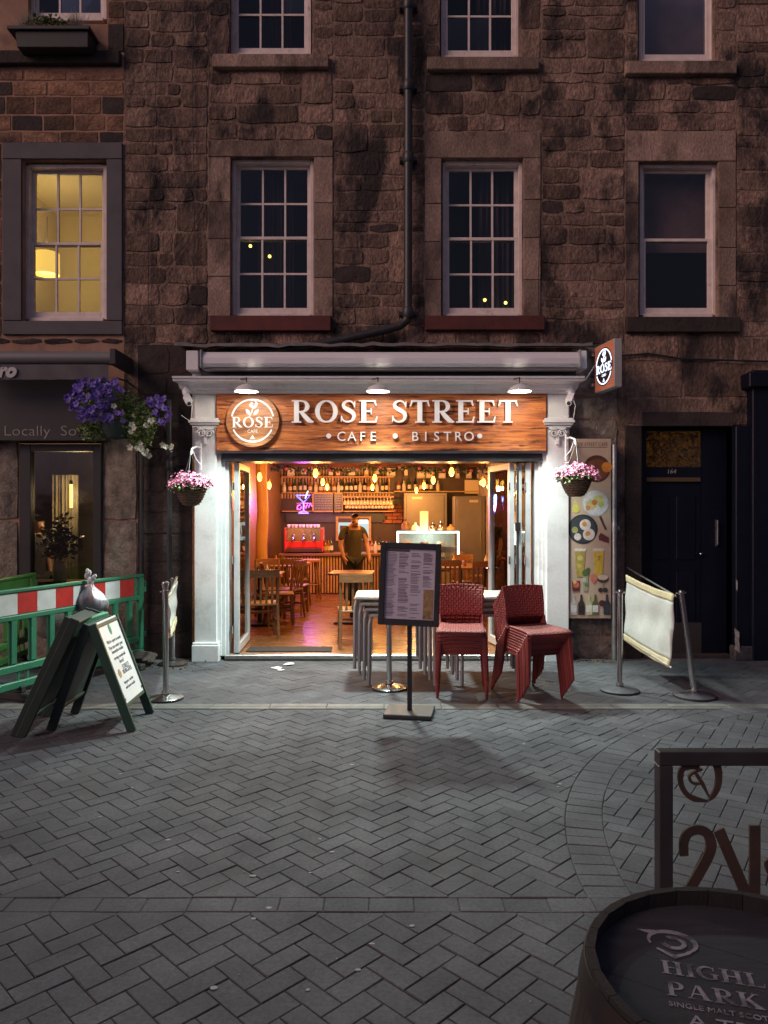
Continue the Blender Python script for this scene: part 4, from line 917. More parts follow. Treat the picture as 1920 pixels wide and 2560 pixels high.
# ================================================================= DARK DOORWAY
Yd = 8.78; t = thing('dark_blue_door','dark navy door with amber fanlight and number 164 beside the cafe','door',(X(1710,Yd),Yd,0))
MB().box(X(1612,Yd),X(1752,Yd),Yd,Yd+.05,.02,Z(1205,Yd)).build('door_leaf', M['navy'], t, bevel=.004)
for (a,b,c,d) in ((1626,1672,1240,1400),(1690,1738,1240,1400),(1626,1672,1430,1580),(1690,1738,1430,1580)):
    MB().box(X(a,Yd),X(b,Yd),Yd-.012,Yd+.002,Z(d,Yd),Z(c,Yd)).build('door_panel', M['navy'], t, bevel=.008)
MB().box(X(1590,Yd),X(1612,Yd),Yd-.05,Yd+.08,0,Z(1068,Yd)).build('door_frame', M['navy'], t); MB().box(X(1752,Yd),X(1838,Yd),Yd-.02,Yd+.08,0,Z(1068,Yd)).build('side_panel', M['navy'], t)
MB().box(X(1612,Yd),X(1752,Yd),Yd-.03,Yd+.06,Z(1205,Yd)+.002,Z(1168,Yd)).build('transom', M['navy'], t, bevel=.005); MB().box(X(1612,Yd),X(1752,Yd),Yd-.03,Yd+.06,Z(1078,Yd),Z(1060,Yd)).build('head', M['navy'], t)
am = pm('glowing_obscured_glass',(.02,.01,.004),.12,bump=1,bscale=26,bdist=.05); an_ = am.node_tree.nodes; al_ = am.node_tree.links
nz_ = an_.new('ShaderNodeTexNoise'); nz_.inputs['Scale'].default_value = 22; nz_.inputs['Detail'].default_value = 8; nz_.inputs['Distortion'].default_value = 1.5; rp_ = an_.new('ShaderNodeValToRGB'); rp_.color_ramp.elements[0].position = .42; rp_.color_ramp.elements[0].color = (0.012,.005,.001,1); rp_.color_ramp.elements[1].position = .72; rp_.color_ramp.elements[1].color = (.30,.11,.012,1)
tc_ = an_.new('ShaderNodeTexCoord'); al_.new(tc_.outputs['Object'],nz_.inputs['Vector']); al_.new(nz_.outputs[0],rp_.inputs[0]); al_.new(rp_.outputs[0],an_['Principled BSDF'].inputs['Emission Color']); an_['Principled BSDF'].inputs['Emission Strength'].default_value = .08  # amber streaks glow by themselves, standing for reflected light
MB().box(X(1612,Yd),X(1752,Yd),Yd+.01,Yd+.016,Z(1168,Yd),Z(1078,Yd)).build('fanlight', am, t)
sans('164', .075, front(1678,1184,Yd-.034), .002, pm('number_silver',(.5,.48,.42),.4,.6), t, 'house_number', align='CENTER', shear=.2)
MB().box(X(1612,Yd)+.01,X(1748,Yd),Yd-.036,Yd-.03,Z(1204,Yd),Z(1194,Yd)).build('letter_plate', pm('worn_brass',(.2,.13,.07),.45,.7), t)
MB().bar(P(1794,1300,Yd-.06),P(1794,1362,Yd-.06),.02,.02).build('pull_handle', M['steel'], t, bevel=.003); MB().box(X(1786,Yd),X(1790,Yd),Yd-.03,Yd-.02,Z(1365,Yd),Z(1300,Yd)).build('handle_plate', M['galv'], t)
MB().sphere(P(1752,1385,Yd-.05),.02,12,8).build('knob', M['steel'], t, smooth=True); MB().box(X(1660,Yd),X(1752,Yd),Yd-.016,Yd-.012,Z(1640,Yd),Z(1556,Yd)).build('kick_plate', pm('dull_kick_plate',(.07,.06,.06),.5,.5), t)
for (a,b,c,d) in ((1562,1604,1064,1655),(1832,1880,1064,1655)):
    x0_,x1_,z0_,z1_ = px_rect(a,b,c,d); MB().box(x0_,x1_,YW-.02,YW+.2,0,z1_).build('door_surround', M['stone_dark'] if a < 1700 else M['navy'], main, bevel=.01)
x0_,x1_,z0_,z1_ = px_rect(1604,1832,1030,1066); MB().box(x0_,x1_,YW-.018,YW+.2,z0_,z1_).build('door_lintel', M['stone_dark'], main, bevel=.008)
MB().box(X(1600,8.7),X(1840,8.7),8.6,9.0,0,.03).build('door_step', M['stone_dark'], main)
t = thing('navy_shopfront','tall dark navy shopfront pilaster and entablature at the picture edge','shopfront',(X(1920,8.4),8.5,0))
MB().box(X(1882,8.45),X(2080,8.45),8.45,8.62,0,Z(925,8.45)).build('pilaster', M['navy'], t, bevel=.01); MB().box(X(1872,8.4),X(2080,8.4),8.38,8.61,Z(968,8.4),Z(930,8.4)).build('entablature', M['navy'], t, bevel=.012)
MB().box(X(1840,8.5),X(1884,8.5),8.5,8.61,0,Z(1064,8.5)).build('inner_pilaster', M['navy'], t, bevel=.01); MB().box(X(1838,8.46),X(1884,8.46),8.46,8.605,0,.16).build('plinth', pm('scuffed_plinth',(.09,.085,.08),.8,col2=(.02,.02,.03),scale=12), t, bevel=.01)
sp = pm('peeled_white_paint',(.5,.5,.46),.8,col2=(.25,.25,.22),scale=40)
for (xc,y0_,y1_,w_) in ((1843,1570,1632,7),(1842,1448,1478,2.5)):
    n_ = 12; pts = [((random.uniform(.5,1)*w_*(1 if i < n_/2 else -1))*8.45/F, ((i if i < n_/2 else n_-i)/(n_/2)-.5)*(y1_-y0_)*8.45/F) for i in range(n_)]
    MB().prism(pts, front(xc,(y0_+y1_)/2,8.495 if y0_ < 1500 else 8.457), 0, .002).build('paint_scar', sp, t)
# ================================================================= CAFE INTERIOR
FZ = .06
M['floorwood'] = pm('oak_floor', (.24,.10,.036), .28, col2=(.14,.055,.02), scale=2.5, stretch=(.8,9,1), rnd=.22, bump=.15, bscale=20, bdist=.002, rvar=.08)
M['wood_mid'] = pm('mid_brown_wood', (.24,.115,.045), .42, col2=(.14,.062,.026), scale=5, stretch=(1,1,8), rnd=.2, bump=.15, bscale=30, bdist=.002)
M['wood_pale'] = pm('pale_slat_wood', (.50,.30,.13), .55, col2=(.36,.2,.08), scale=5, stretch=(1,1,6), rnd=.25)
M['wood_dark'] = pm('dark_wood', (.05,.022,.012), .5, col2=(.04,.018,.01), scale=6)
M['red_ceiling'] = pm('red_brown_ceiling', (.12,.028,.015), .7, col2=(.07,.018,.011), scale=2)
M['plaster'] = pm('warm_plaster', (.40,.26,.15), .9, col2=(.28,.17,.09), scale=2.5)
M['rubble'] = pm('interior_rubble', (.42,.36,.28), .9, col2=(.2,.16,.12), scale=9, bump=1, bscale=16, bdist=.04)
M['grey_metal'] = pm('grey_cabinet', (.17,.15,.125), .5, col2=(.14,.125,.105), scale=3)
RX0, RX1, RY1, RZ = -2.35, 2.15, 17.2, 2.80
fl = tag(MB().box(RX0,RX1,8.62,RY1,-.05,FZ-.02).build('floor', M['wood_dark']), kind='structure')
y = 8.625
while y < 15.4:
    xx = RX0+.01+random.uniform(-.0,.9)
    cuts = [RX0+.01]+([xx+.5, xx+2.1] if xx+2.1 < RX1-.3 else [xx+.9])+[RX1-.01]
    for a,b in zip(cuts[:-1],cuts[1:]): MB().box(a+.002,b-.002,y,y+.146,FZ-.019,FZ+random.gauss(0,.0005)).build('plank', M['floorwood'], fl)
    y += .15
s_ = lambda n,m_,*b: tag(MB().box(*b).build(n, m_), kind='structure')
s_('ceiling',M['red_ceiling'],RX0-.1,RX1+.1,8.92,RY1+.1,RZ,RZ+.1)
s_('wall_side_stone',M['rubble'],RX1,RX1+.1,8.92,RY1,-.05,RZ); s_('wall_side_timber',M['wood_mid'],RX0-.1,RX0,8.92,RY1,-.05,RZ); s_('wall_back',M['plaster'],RX0,RX1,RY1,RY1+.1,-.05,RZ)
for yy in (11.0, 13.4, 15.6):
    tag(MB().box(RX0,RX1,yy,yy+.16,RZ-.14,RZ).build('ceiling_beam', M['red_ceiling']), kind='structure')
door_mat = tag(MB().box(-1.62,-.62,8.66,8.96,FZ,FZ+.012).build('door_mat', pm('rubber_mat',(.02,.02,.02),.9,bump=.8,bscale=120,bdist=.004), org=(-1.1,8.8,FZ)), 'black rubber door mat just inside the open cafe front', 'mat')
# bar
Yk = 14.8; bar = thing('bar_counter','timber bar counter clad in upright slats at the back of the cafe','counter',(-.4,Yk,FZ)); ct = Z(1384,Yk)
MB().box(X(706,Yk),X(1000,Yk),Yk+.03,Yk+.6,FZ,ct-.05).build('carcass', M['wood_dark'], bar); MB().box(X(700,Yk),X(1004,Yk),Yk-.05,Yk+.65,ct-.05,ct).build('worktop', M['wood_mid'], bar, bevel=.006)
x = X(712,Yk); sl0 = None
while x < X(998,Yk):
    if sl0 is None: sl0 = MB().box(-.0165,.0165,0,.022,FZ+.02,ct-.055).build('slat', M['wood_pale'], bevel=.003); o = sl0
    else: o = sl0.copy(); COL.objects.link(o)
    o.parent = bar; o.location = INV[bar.name] @ Vector((x,Yk,0)); x += .058
Ykb = 16.9; bk = thing('back_bar','slatted back bar wall with shelves behind the counter','shelving',(-.3,Ykb,FZ))
MB().box(X(690,Ykb),X(1240,Ykb),Ykb+.06,Ykb+.1,FZ,RZ-.01).build('backing', M['wood_dark'], bk)
sl0 = None; x = X(705,Ykb)
while x < X(980,Ykb):
    if sl0 is None: sl0 = MB().box(-.017,.017,0,.03,Z(1246,Ykb),Z(1168,Ykb)).build('slat', M['wood_pale']); o = sl0
    else: o = sl0.copy(); COL.objects.link(o)
    o.parent = bk; o.location = INV[bk.name] @ Vector((x,Ykb+.03,0)); x += .068
for (a,b,py_) in ((708,985,1231),(850,985,1277),(708,790,1277),(985,1235,1228),(708,985,1192)):
    MB().box(X(a,Ykb),X(b,Ykb),Ykb-.22,Ykb+.05,Z(py_+2.5,Ykb),Z(py_,Ykb)).build('shelf', M['wood_pale'], bk)
bq = None
for r_ in range(5):
    for k in range(4):
        o = MB().box(-.11,.11,-.02,.05,-.036,.036).build('brick', pm('orange_brick',(.38,.13,.05),.85,col2=(.26,.08,.03),scale=12,rnd=.3), bevel=.006) if bq is None else bq.copy()
        if bq is None: bq = o
        else: COL.objects.link(o)
        o.parent = bk; o.location = INV[bk.name] @ Vector((X(968,Ykb)+k*.235+(r_ % 2)*.11, Ykb, Z(1304,Ykb)+r_*.083))
MB().box(X(715,Ykb),X(962,Ykb),Ykb-.02,Ykb+.04,Z(1306,Ykb),Z(1282,Ykb)).build('dark_band', M['blackpaint'], bk)
# kitchen hatch
hx = thing('kitchen_hatch','bright bluish kitchen hatch opening behind the man','hatch',P(883,1352,Ykb-.03))
MB().box(X(846,Ykb),X(922,Ykb),Ykb-.01,Ykb,Z(1350,Ykb),Z(1296,Ykb)).build('lit_opening', emis('kitchen_light',(.42,.6,.62),.55), hx)
for (a,b,c,d) in ((840,846,1291,1352),(922,928,1291,1352),(846,922,1291,1296)): MB().box(X(a,Ykb),X(b,Ykb),Ykb-.05,Ykb,Z(d,Ykb),Z(c,Ykb)).build('frame', M['wood_pale'], hx)
MB().box(X(884,Ykb),X(920,Ykb),Ykb-.03,Ykb-.012,Z(1308,Ykb),Z(1300,Ykb)).build('strip_light', emis('tube_light',(.8,.95,1),2.2), hx); MB().box(X(850,Ykb),X(872,Ykb),Ykb-.03,Ykb-.012,Z(1340,Ykb),Z(1314,Ykb)).build('rack', M['wood_dark'], hx)
# chalk boards
for (a,b,c,d,lb) in ((783,834,1234,1278,'wide chalkboard menu in pale frame beside the neon sign'),(835,856,1234,1278,'narrow chalkboard in pale frame next to the glass rack')):
    Yx = 16.6; t = thing('chalkboard',lb,'chalkboard',P((a+b)/2,d,Yx)); MB().box(X(a,Yx),X(b,Yx),Yx,Yx+.02,Z(d,Yx),Z(c,Yx)).build('slate', M['blackpaint'], t)
    f_ = MB(); f_.box(X(a,Yx)-.02,X(a,Yx)+.01,Yx-.02,Yx+.03,Z(d,Yx),Z(c,Yx)); f_.box(X(b,Yx)-.01,X(b,Yx)+.015,Yx-.02,Yx+.03,Z(d,Yx),Z(c,Yx)); f_.box(X(a,Yx)+.01,X(b,Yx)-.01,Yx-.02,Yx+.03,Z(c,Yx)-.01,Z(c,Yx)+.02); f_.box(X(a,Yx)+.01,X(b,Yx)-.01,Yx-.02,Yx+.03,Z(d,Yx)-.02,Z(d,Yx)+.01); f_.build('frame', M['wood_pale'], t)
    ck = MB()
    for r_ in range(6):
        x_ = X(a+4,Yx)
        while x_ < X(b-5,Yx): l = random.uniform(.02,.07); ck.box(x_,min(x_+l,X(b-4,Yx)),Yx-.003,Yx-.001,Z(1241+r_*6,Yx),Z(1239.5+r_*6,Yx)); x_ += l+.02
    ck.build('chalk_writing', M['chalk'], t)
# coffee machine
Ym = 14.9; t = thing('coffee_machine','red chrome espresso machine on the bar under the neon cocktail','coffee machine',P(758,1382,Ym)); zc = ct
rd_ = pm('red_enamel',(.55,.03,.02),.25,coat=.5); a,b = X(712,Ym),X(806,Ym)
MB().box(a,b,Ym,Ym+.45,zc+.02,zc+.1).build('drip_base', M['wood_dark'], t, bevel=.01); MB().box(a,b,Ym+.02,Ym+.4,zc+.1,zc+.24).build('body', rd_, t, bevel=.02, seg=2); MB().box(a+.01,b-.01,Ym+.03,Ym+.38,zc+.24,zc+.5).build('head_unit', M['steel'], t, bevel=.03, seg=2)
MB().box(a-.01,b+.01,Ym+.02,Ym+.42,zc+.5,zc+.52).build('cup_tray', M['steel'], t); MB().box(b-.03,b+.012,Ym,Ym+.43,zc+.03,zc+.5).build('side_panel', rd_, t, bevel=.01); MB().box(a-.012,a+.03,Ym,Ym+.43,zc+.03,zc+.5).build('side_panel', rd_, t, bevel=.01)
for u in (.22,.5,.78):
    q = Vector((a+(b-a)*u,Ym-.02,zc+.33)); MB().tube([q+Vector((0,.06,.03)),q,q+Vector((0,-.02,-.05))],.03,12).build('group_head', M['steel'], t, smooth=True); MB().bar(q+Vector((0,-.02,-.05)),q+Vector((0,-.16,-.08)),.025,.025).build('portafilter_handle', M['blackpaint'], t)
cp = None
for k in range(9):
    o = MB().lathe([(.02,0),(.035,.03),(.038,.06)],(0,0,0),12).build('coffee_cup', M['letter_white'], smooth=True) if cp is None else cp.copy()
    if cp is None: cp = o
    else: COL.objects.link(o)
    tag(o,'white coffee cup among those stacked on the espresso machine','cup','cups on the espresso machine'); o.location = (a+.06+k*.075, Ym+.15+.08*(k % 2), zc+.52)
# neon cocktail sign
Yq = 14.6; nc = P(762,1256,Yq); t = thing('neon_sign','blue and pink neon cocktail glass sign glowing over the espresso machine','neon sign',nc)
blue = emis('blue_neon',(.05,.09,1),2.6); pink_ = emis('pink_neon',(1,.06,.62),1.6); wht = emis('white_neon',(.7,.8,1),1.5)
q = lambda px_,py_: P(px_,py_,Yq)
MB().tube([q(740,1238),q(776,1238),q(759,1256),q(740,1238)],.013,8).build('blue_tube', blue, t)
MB().tube([q(759,1256),q(759,1276)],.012,8).build('blue_tube', blue, t); MB().tube([q(746,1283),q(759,1277),q(772,1283),q(746,1283)],.012,8).build('blue_tube', blue, t); MB().tube([q(770,1227),q(763,1246)],.011,8).build('white_tube', wht, t)
MB().tube([q(751,1262),q(744,1264),q(743,1273),q(750,1274),q(754,1266),q(757,1272),q(762,1264),q(764,1271),q(769,1260),q(771,1269),q(777,1258),q(780,1266)],.012,8).build('pink_tube', pink_, t)
MB().bar(q(740,1258)+Vector((0,.03,0)),q(780,1258)+Vector((0,.03,0)),.012,.012).build('mounting_bar', M['blackpaint'], t)
MB().cyl(q(760,1228),Vector((q(760,1228).x,Yq,RZ)),.003,n=5).build('wire', M['blackpaint'], t)
plight('neon_blue_light', nc+Vector((0,-.12,.06)), 12, (.15,.2,1), .12, t); plight('neon_pink_light', nc+Vector((0,-.12,-.08)), 24.0, (1,.12,.8), .1, t)
# bottles and glasses
def bottle_proto(h, r, m_):
    t = proto('bottle','bottle on the back bar shelf','bottle'); MB().lathe([(r,0),(r,h*.6),(r*.35,h*.76),(r*.32,h)],(0,0,0),12).build('glass_body', m_, t, smooth=True); MB().lathe([(r+.002,h*.18),(r+.002,h*.48)],(0,0,0),12,cap=False).build('paper_label', pm('bottle_label',(.6,.52,.38),.7,rnd=.3), t); MB().lathe([(r*.38,h*.95),(r*.38,h*1.02)],(0,0,0),10).build('cap', M['wood_dark'], t); return t
bps = [bottle_proto(.30,.038,pm('green_bottle',(.02,.05,.02),.1)),bottle_proto(.27,.044,pm('amber_bottle',(.22,.08,.02),.1)),bottle_proto(.32,.036,pm('black_bottle',(.012,.012,.014),.12)),bottle_proto(.25,.042,pm('pale_bottle',(.5,.48,.36),.12))]
n_ = 0
spots = [(712+i*12.5,1231) for i in range(6)]+[(790+i*11,1231) for i in range(17)]
for i,(px_,py_) in enumerate(spots): p = P(px_+random.uniform(-2,2),py_,16.78); place(random.choice(bps),p,random.uniform(0,6),'bottle on the upper back bar shelf, %s from the log post side' % ((ORD+['twenty-first','twenty-second','twenty-third','twenty-fourth'])[i]),'bottles on the upper shelf')
spots = [(996+i*14,1228) for i in range(8)]
for i,(px_,py_) in enumerate(spots): p = P(px_+random.uniform(-2,2),py_,16.78); place(random.choice(bps),p,random.uniform(0,6),'bottle on the shelf over the grey cabinets, %s along' % ORD[i],'bottles over the cabinets')
spots = [(814+i*7,1378) for i in range(3)]+[(930+i*9,1378) for i in range(6)]
for i,(px_,py_) in enumerate(spots): p = P(px_,1384,15.15); p.z = ct; place(random.choice(bps),p,random.uniform(0,6),'bottle standing on the bar worktop, %s from the espresso machine' % ORD[i],'bottles on the bar')
gp = proto('wine_glass','upside-down wine glass hanging in the rack above the bar','wine glass','glasses in the rack')
gl_m = pm('glass_highlight',(.75,.62,.4),.12,.0,spec=1,emit=(1,.7,.3),es=.0); MB().lathe([(.035,.18),(.034,.176),(.005,.17),(.005,.10),(.03,.075),(.038,.03),(.03,0)],(0,0,0),12,cap=False).build('bowl_and_stem', gl_m, gp, smooth=True)
for r_ in range(2):
    for k in range(15):
        p = P(862+k*8.2+r_*4,1262+r_*9,16.5+r_*.15); place(gp,p,0)
rk = thing('glass_rack','timber rack of hanging glasses above the bar','rack',P(918,1245,16.55))
for r_ in range(3): MB().box(X(856,16.5),X(984,16.5),16.42+r_*.16,16.44+r_*.16,Z(1244,16.5),Z(1240,16.5)).build('rail', M['wood_pale'], rk)
# display fridge with glowing edge
Yv = 14.1; t = thing('display_cabinet','glass cake display cabinet with glowing white edges','display cabinet',(X(1070,Yv),Yv,FZ)); za = Z(1328,Yv)
led = emis('white_led_edge',(.86,1,.88),2.2); a,b = X(992,Yv),X(1148,Yv)
for (x0_,x1_,z0_,z1_) in ((a,a+.035,.75,za-.035),(b-.035,b,.62,za-.035),(a,b,za-.035,za)): MB().box(x0_,x1_,Yv-.01,Yv+.02,z0_,z1_).build('led_edge', led, t, bevel=.008)
MB().box(a+.036,b-.036,Yv+.5,Yv+.52,FZ+.5,za-.04).build('rear_panel', pm('cabinet_rear',(.5,.55,.5),.5), t); MB().box(a,b,Yv,Yv+.55,FZ,FZ+.5).build('base', M['grey_metal'], t); MB().box(a,b,Yv+.021,Yv+.55,za-.03,za).build('top', M['clear_glass'], t); MB().box(a+.036,b-.036,Yv,Yv+.006,FZ+.5,za-.036).build('pane', M['clear_glass'], t)
for zz in (FZ+.52,.82,1.03): MB().box(a+.04,b-.04,Yv+.05,Yv+.48,zz,zz+.012).build('shelf', M['clear_glass'], t)
plight('cabinet_light', ((a+b)/2,Yv+.12,za-.07), 8, (.88,1,.9), .2, t)
fd = [pm('pastry',(.5,.3,.12),.7),pm('cake',(.16,.08,.05),.7),pm('cream_cake',(.65,.6,.5),.6)]
for i in range(9):
    px_ = 1012+(i % 3)*42; zz = (FZ+.532,.832,1.042)[i//3]; q_ = Vector((X(px_,Yv)+.06,Yv+.22,zz))
    o = MB().lathe([(.09,0),(.1,.012),(.075,.016),(.075,.07),(.06,.085)],q_,16).build('cake', fd[i % 3], org=tuple(q_), smooth=True); tag(o,'cake in the display cabinet, %s place on the %s shelf' % (ORD[i % 3],('bottom','middle','top')[i//3]),'cake','cakes in the display cabinet')
for i,(px_,hh,m_) in enumerate(((1015,.2,M['wood_mid']),(1040,.13,M['letter_white']),(1062,.3,pm('menu_card',(.6,.5,.35),.7)),(1085,.14,M['steel']),(1105,.16,M['steel']),(1130,.1,fd[0]))):
    q_ = Vector((X(px_,Yv),Yv+.25,za)); o = (MB().box(q_.x-.08,q_.x+.08,q_.y,q_.y+.02,q_.z,q_.z+.38) if i == 2 else MB().lathe([(.07,0),(.09,.02),(.08,hh*.6),(.02,hh),(.025,hh+.03)],q_,14)).build('counter_card' if i == 2 else 'cake_dome', m_, org=tuple(q_), smooth=i != 2)
    tag(o, 'upright menu card on the display cabinet' if i == 2 else 'small domed dish on the display cabinet, %s from the brickwork' % ORD[i if i < 2 else i-1], 'card' if i == 2 else 'dish')
# grey cabinets
for (x0_,x1_,yt,Yg,lb) in ((1010,1118,1232,16.3,'tall grey cupboard with small notice behind the display cabinet'),(1136,1213,1240,15.6,'grey steel door cabinet beside the pale stone wall')):
    t = thing('grey_cupboard',lb,'cupboard',(X((x0_+x1_)/2,Yg),Yg,FZ)); MB().box(X(x0_,Yg),X(x1_,Yg),Yg,Yg+.5,FZ,Z(yt,Yg)).build('carcass', M['grey_metal'], t, bevel=.01); MB().box(X(x0_+6,Yg),X(x1_-8,Yg),Yg-.02,Yg,FZ+.1,Z(yt+6,Yg)).build('door', M['grey_metal'], t, bevel=.006)
    MB().box(X(x1_-40,Yg) if x0_ > 1100 else X(x0_+20,Yg),X(x1_-18,Yg) if x0_ > 1100 else X(x0_+46,Yg),Yg-.024,Yg-.02,Z(yt+16,Yg),Z(yt+10,Yg)).build('notice', pm('paper_notice',(.5,.42,.28),.8), t); MB().box(X(x1_-14,Yg),X(x1_-12,Yg),Yg-.05,Yg-.02,1.1,1.3).build('handle', M['steel'], t)
o = tag(MB().box(X(1162,16.8),X(1206,16.8),16.8,16.83,Z(1234,16.8),Z(1200,16.8)).build('wall_notice', pm('cream_notice',(.6,.5,.32),.8), org=tuple(P(1184,1234,16.8))), 'framed cream notice high on the back wall over the grey door cabinet', 'notice')
# log post
lg = P(655,1420,12.4); t = thing('log_post','thick pale tree trunk post standing inside beside the open door','post',(lg.x,12.4,FZ))
pts = [(lg.x+.012*math.sin(i*1.3),12.4+.01*math.cos(i*2),FZ+i*(RZ-FZ)/10) for i in range(11)]; MB().tube(pts,[.115,.105,.1,.102,.096,.1,.094,.096,.092,.095,.098],16).build('trunk', pm('peeled_log',(.48,.25,.09),.55,col2=(.32,.14,.05),scale=4,stretch=(1,1,.3),dark=(.1,.04,.02),dscale=6,dlo=.68,dhi=.76,bump=.5,bscale=8,bdist=.02), t, smooth=True)
# hanging jackets, pictures on the side wall
for (px_,py_,Yx,w_,h_,c_,lb) in ((628,1310,11.6,.05,.42,(.08,.03,.03),'dark framed picture on the side wall beside the log post'),(612,1260,10.6,.05,.5,(.03,.025,.02),'narrow dark chalkboard on the side wall near the folded door')):
    p = P(px_,py_,Yx); o = MB().box(RX0+.002,RX0+.03,Yx-.3,Yx+.3,p.z-h_/2,p.z+h_/2).build('picture', pm('picture_face',c_,.4), org=(RX0,Yx,p.z)); tag(o,lb,'picture')
# filament bulbs
M['filament'] = emis('filament_bulb',(1,.52,.085),2.3); M['brass'] = pm('old_brass',(.3,.18,.06),.35,.9)
bulbs = [(649,1192,11.2),(673,1213,13.0),(789,1183,10.8),(807,1205,13.4),(818,1217,15.4),(931,1218,15.0),(937,1195,12.4),(1041,1225,15.6),(1060,1214,13.8),(1083,1200,12.4),(1129,1180,10.6),(1209,1206,12.6)]
for i,(px_,py_,Yx) in enumerate(bulbs):
    c = P(px_,py_,Yx); t = thing('pendant_bulb','glowing filament bulb hanging in the cafe, %s counting from the log post' % ORD[i],'lamp',c,group='filament bulbs in the cafe')
    MB().lathe([(.004,-.065),(.025,-.052),(.038,-.022),(.038,.005),(.026,.045),(.015,.066)],c,14).build('bulb', M['filament'], t, smooth=True); MB().cyl(c+Vector((0,0,.062)),c+Vector((0,0,.11)),.018,n=12).build('socket', M['brass'], t); MB().cyl(c+Vector((0,0,.11)),Vector((c.x,c.y,RZ)),.003,n=5).build('cord', M['blackpaint'], t)
    plight('bulb_light', c+Vector((0,0,-.09)), 30.0, (1,.43,.095), .05, t)
for i,(px_,py_,Yx) in enumerate(((1262,1181,12.0),(1266,1217,12.6),(1248,1196,13.2),(1275,1207,13.6))):  # glowing balls added for the bulb reflections in the glazed leaf
    c = Vector((RX1-.25-.1*(i % 2),Yx,Z(py_,Yx))); t = thing('glint_bulb','glowing bulb added as a glint in the open glazed leaf, %s from the top' % ORD[i],'lamp',c,group='glint bulbs added behind the glazed leaf')
    MB().sphere(c,.05,12,8).build('bulb', M['filament'], t, smooth=True); MB().cyl(c+Vector((0,0,.05)),c+Vector((0,0,.1)),.018,n=10).build('socket', M['brass'], t); MB().cyl(c+Vector((0,0,.1)),Vector((c.x,c.y,RZ)),.003,n=5).build('cord', M['blackpaint'], t)
# garland under the ceiling
gd = leafcloud([P(x_+random.gauss(0,3),1172+4*math.sin(x_*.06)+random.gauss(0,3),15.4+random.gauss(0,.06)) for x_ in [640+i*.62 for i in range(1000)]],.07); o = gd.build('garland', M['leaf_dark'], org=tuple(P(960,1172,15.4))); tag(o,'leafy garland strung under the ceiling across the bar','garland')
for i in range(9):
    p = P(715+i*57+9*math.sin(i*5),1172+5*math.sin(i),15.3); tag(MB().sphere(p,.035,8,6).build('red_bauble', emis('red_bauble_glow',(.8,.06,.04),.25), org=tuple(p), smooth=True),'tiny red bauble in the ceiling garland','bauble','red baubles in the garland')
# chairs, stools and tables
def chair_proto():
    t = proto('wooden_chair','brown wooden slat back chair','chair'); w_ = M['wood_mid']
    MB().box(-.2,.2,-.2,.2,.43,.46).build('seat', w_, t, bevel=.008)
    for sx in (-1,1):
        MB().taper((sx*.18,-.18,0),(sx*.17,-.17,.43),.032,.032,.042,.042).build('leg', w_, t)
        MB().tube([(sx*.19,.23,0),(sx*.18,.18,.44),(sx*.18,.2,.66),(sx*.185,.25,.88)],[.018,.022,.021,.018],8).build('leg', w_, t, smooth=True)
        MB().bar((sx*.175,-.17,.22),(sx*.185,.2,.22),.02,.03).build('stretcher', w_, t)
    mb = MB(); n=8; vs=[]
    for i in range(n+1): u=-1+2*i/n; vs += [(u*.2,.235+.03*(1-u*u)*1.0,.80),(u*.2,.245+.03*(1-u*u),.90),(u*.2,.265+.03*(1-u*u),.90),(u*.2,.255+.03*(1-u*u),.80)]
    f_=[]
    for i in range(n):
        for j in range(4): f_.append((4*i+j,4*i+(j+1) % 4,4*i+4+(j+1) % 4,4*i+4+j))
    mb.add(vs,f_+[(0,1,2,3),(4*n,4*n+1,4*n+2,4*n+3)]); mb.build('top_rail', w_, t)
    for u in (-.11,-.037,.037,.11): MB().taper((u,.19,.46),(u,.26,.81),.028,.014,.028,.014).build('back_slat', w_, t)
    MB().bar((-.17,-.17,.3),(.17,-.17,.3),.02,.03).build('stretcher', w_, t); return t
wc = chair_proto()
def g0(px_,py_): Y_ = (H-FZ)*F/(py_-1280); return Vector((X(px_,Y_),Y_,FZ))
for (px_,py_,rz,lb) in ((886,1614,187,'wooden chair with its back to the street, in front of the man'),(655,1592,195,'wooden chair nearest the folded glass door, back to the street'),(700,1560,100,'wooden chair drawn sideways to the table beyond the folded door'),(735,1532,170,'wooden chair just before the bar stool'),(1120,1540,175,'wooden chair seen through the gap above the stacked tables'),(1165,1520,10,'wooden chair facing the street by the display cabinet'),(1205,1545,185,'wooden chair beside the open glazed leaf, back to the street'),(1010,1530,150,'wooden chair standing behind the menu board'),(1190,1500,90,'wooden chair farthest back near the pale stone wall'),(690,1500,90,'wooden chair at the far table beside the log post'),(630,1565,120,'wooden chair tight behind the folded glass leaf'),(676,1545,20,'wooden chair facing the street beside the condiment table'),(715,1545,250,'wooden chair turned towards the log post'),(740,1512,100,'wooden chair tucked against the bar stools'),(1235,1555,200,'wooden chair half hidden by the open glazed leaf')):
    place(wc, g0(px_,py_), R(rz), lb, 'wooden chairs in the cafe')
tb = proto('cafe_table','square wooden cafe table','table'); MB().box(-.32,.32,-.32,.32,.72,.75).build('tabletop', M['wood_mid'], tb, bevel=.005); MB().cyl((0,0,.04),(0,0,.72),.035).build('pedestal', M['blackpaint'], tb); MB().box(-.25,.25,-.25,.25,0,.03).build('base', M['blackpaint'], tb, bevel=.01)
tp_ = []
for (px_,py_,lb) in ((650,1560,'square table set with condiments beside the folded glass door'),(690,1522,'square table between chairs next to the log post'),(880,1555,'square table the man leans over'),(1150,1530,'square table with chairs before the display cabinet'),(1215,1520,'square table by the pale stone wall')):
    p = g0(px_,py_); tp_.append(p); place(tb, p, R(random.uniform(-4,4)), lb, 'square cafe tables')
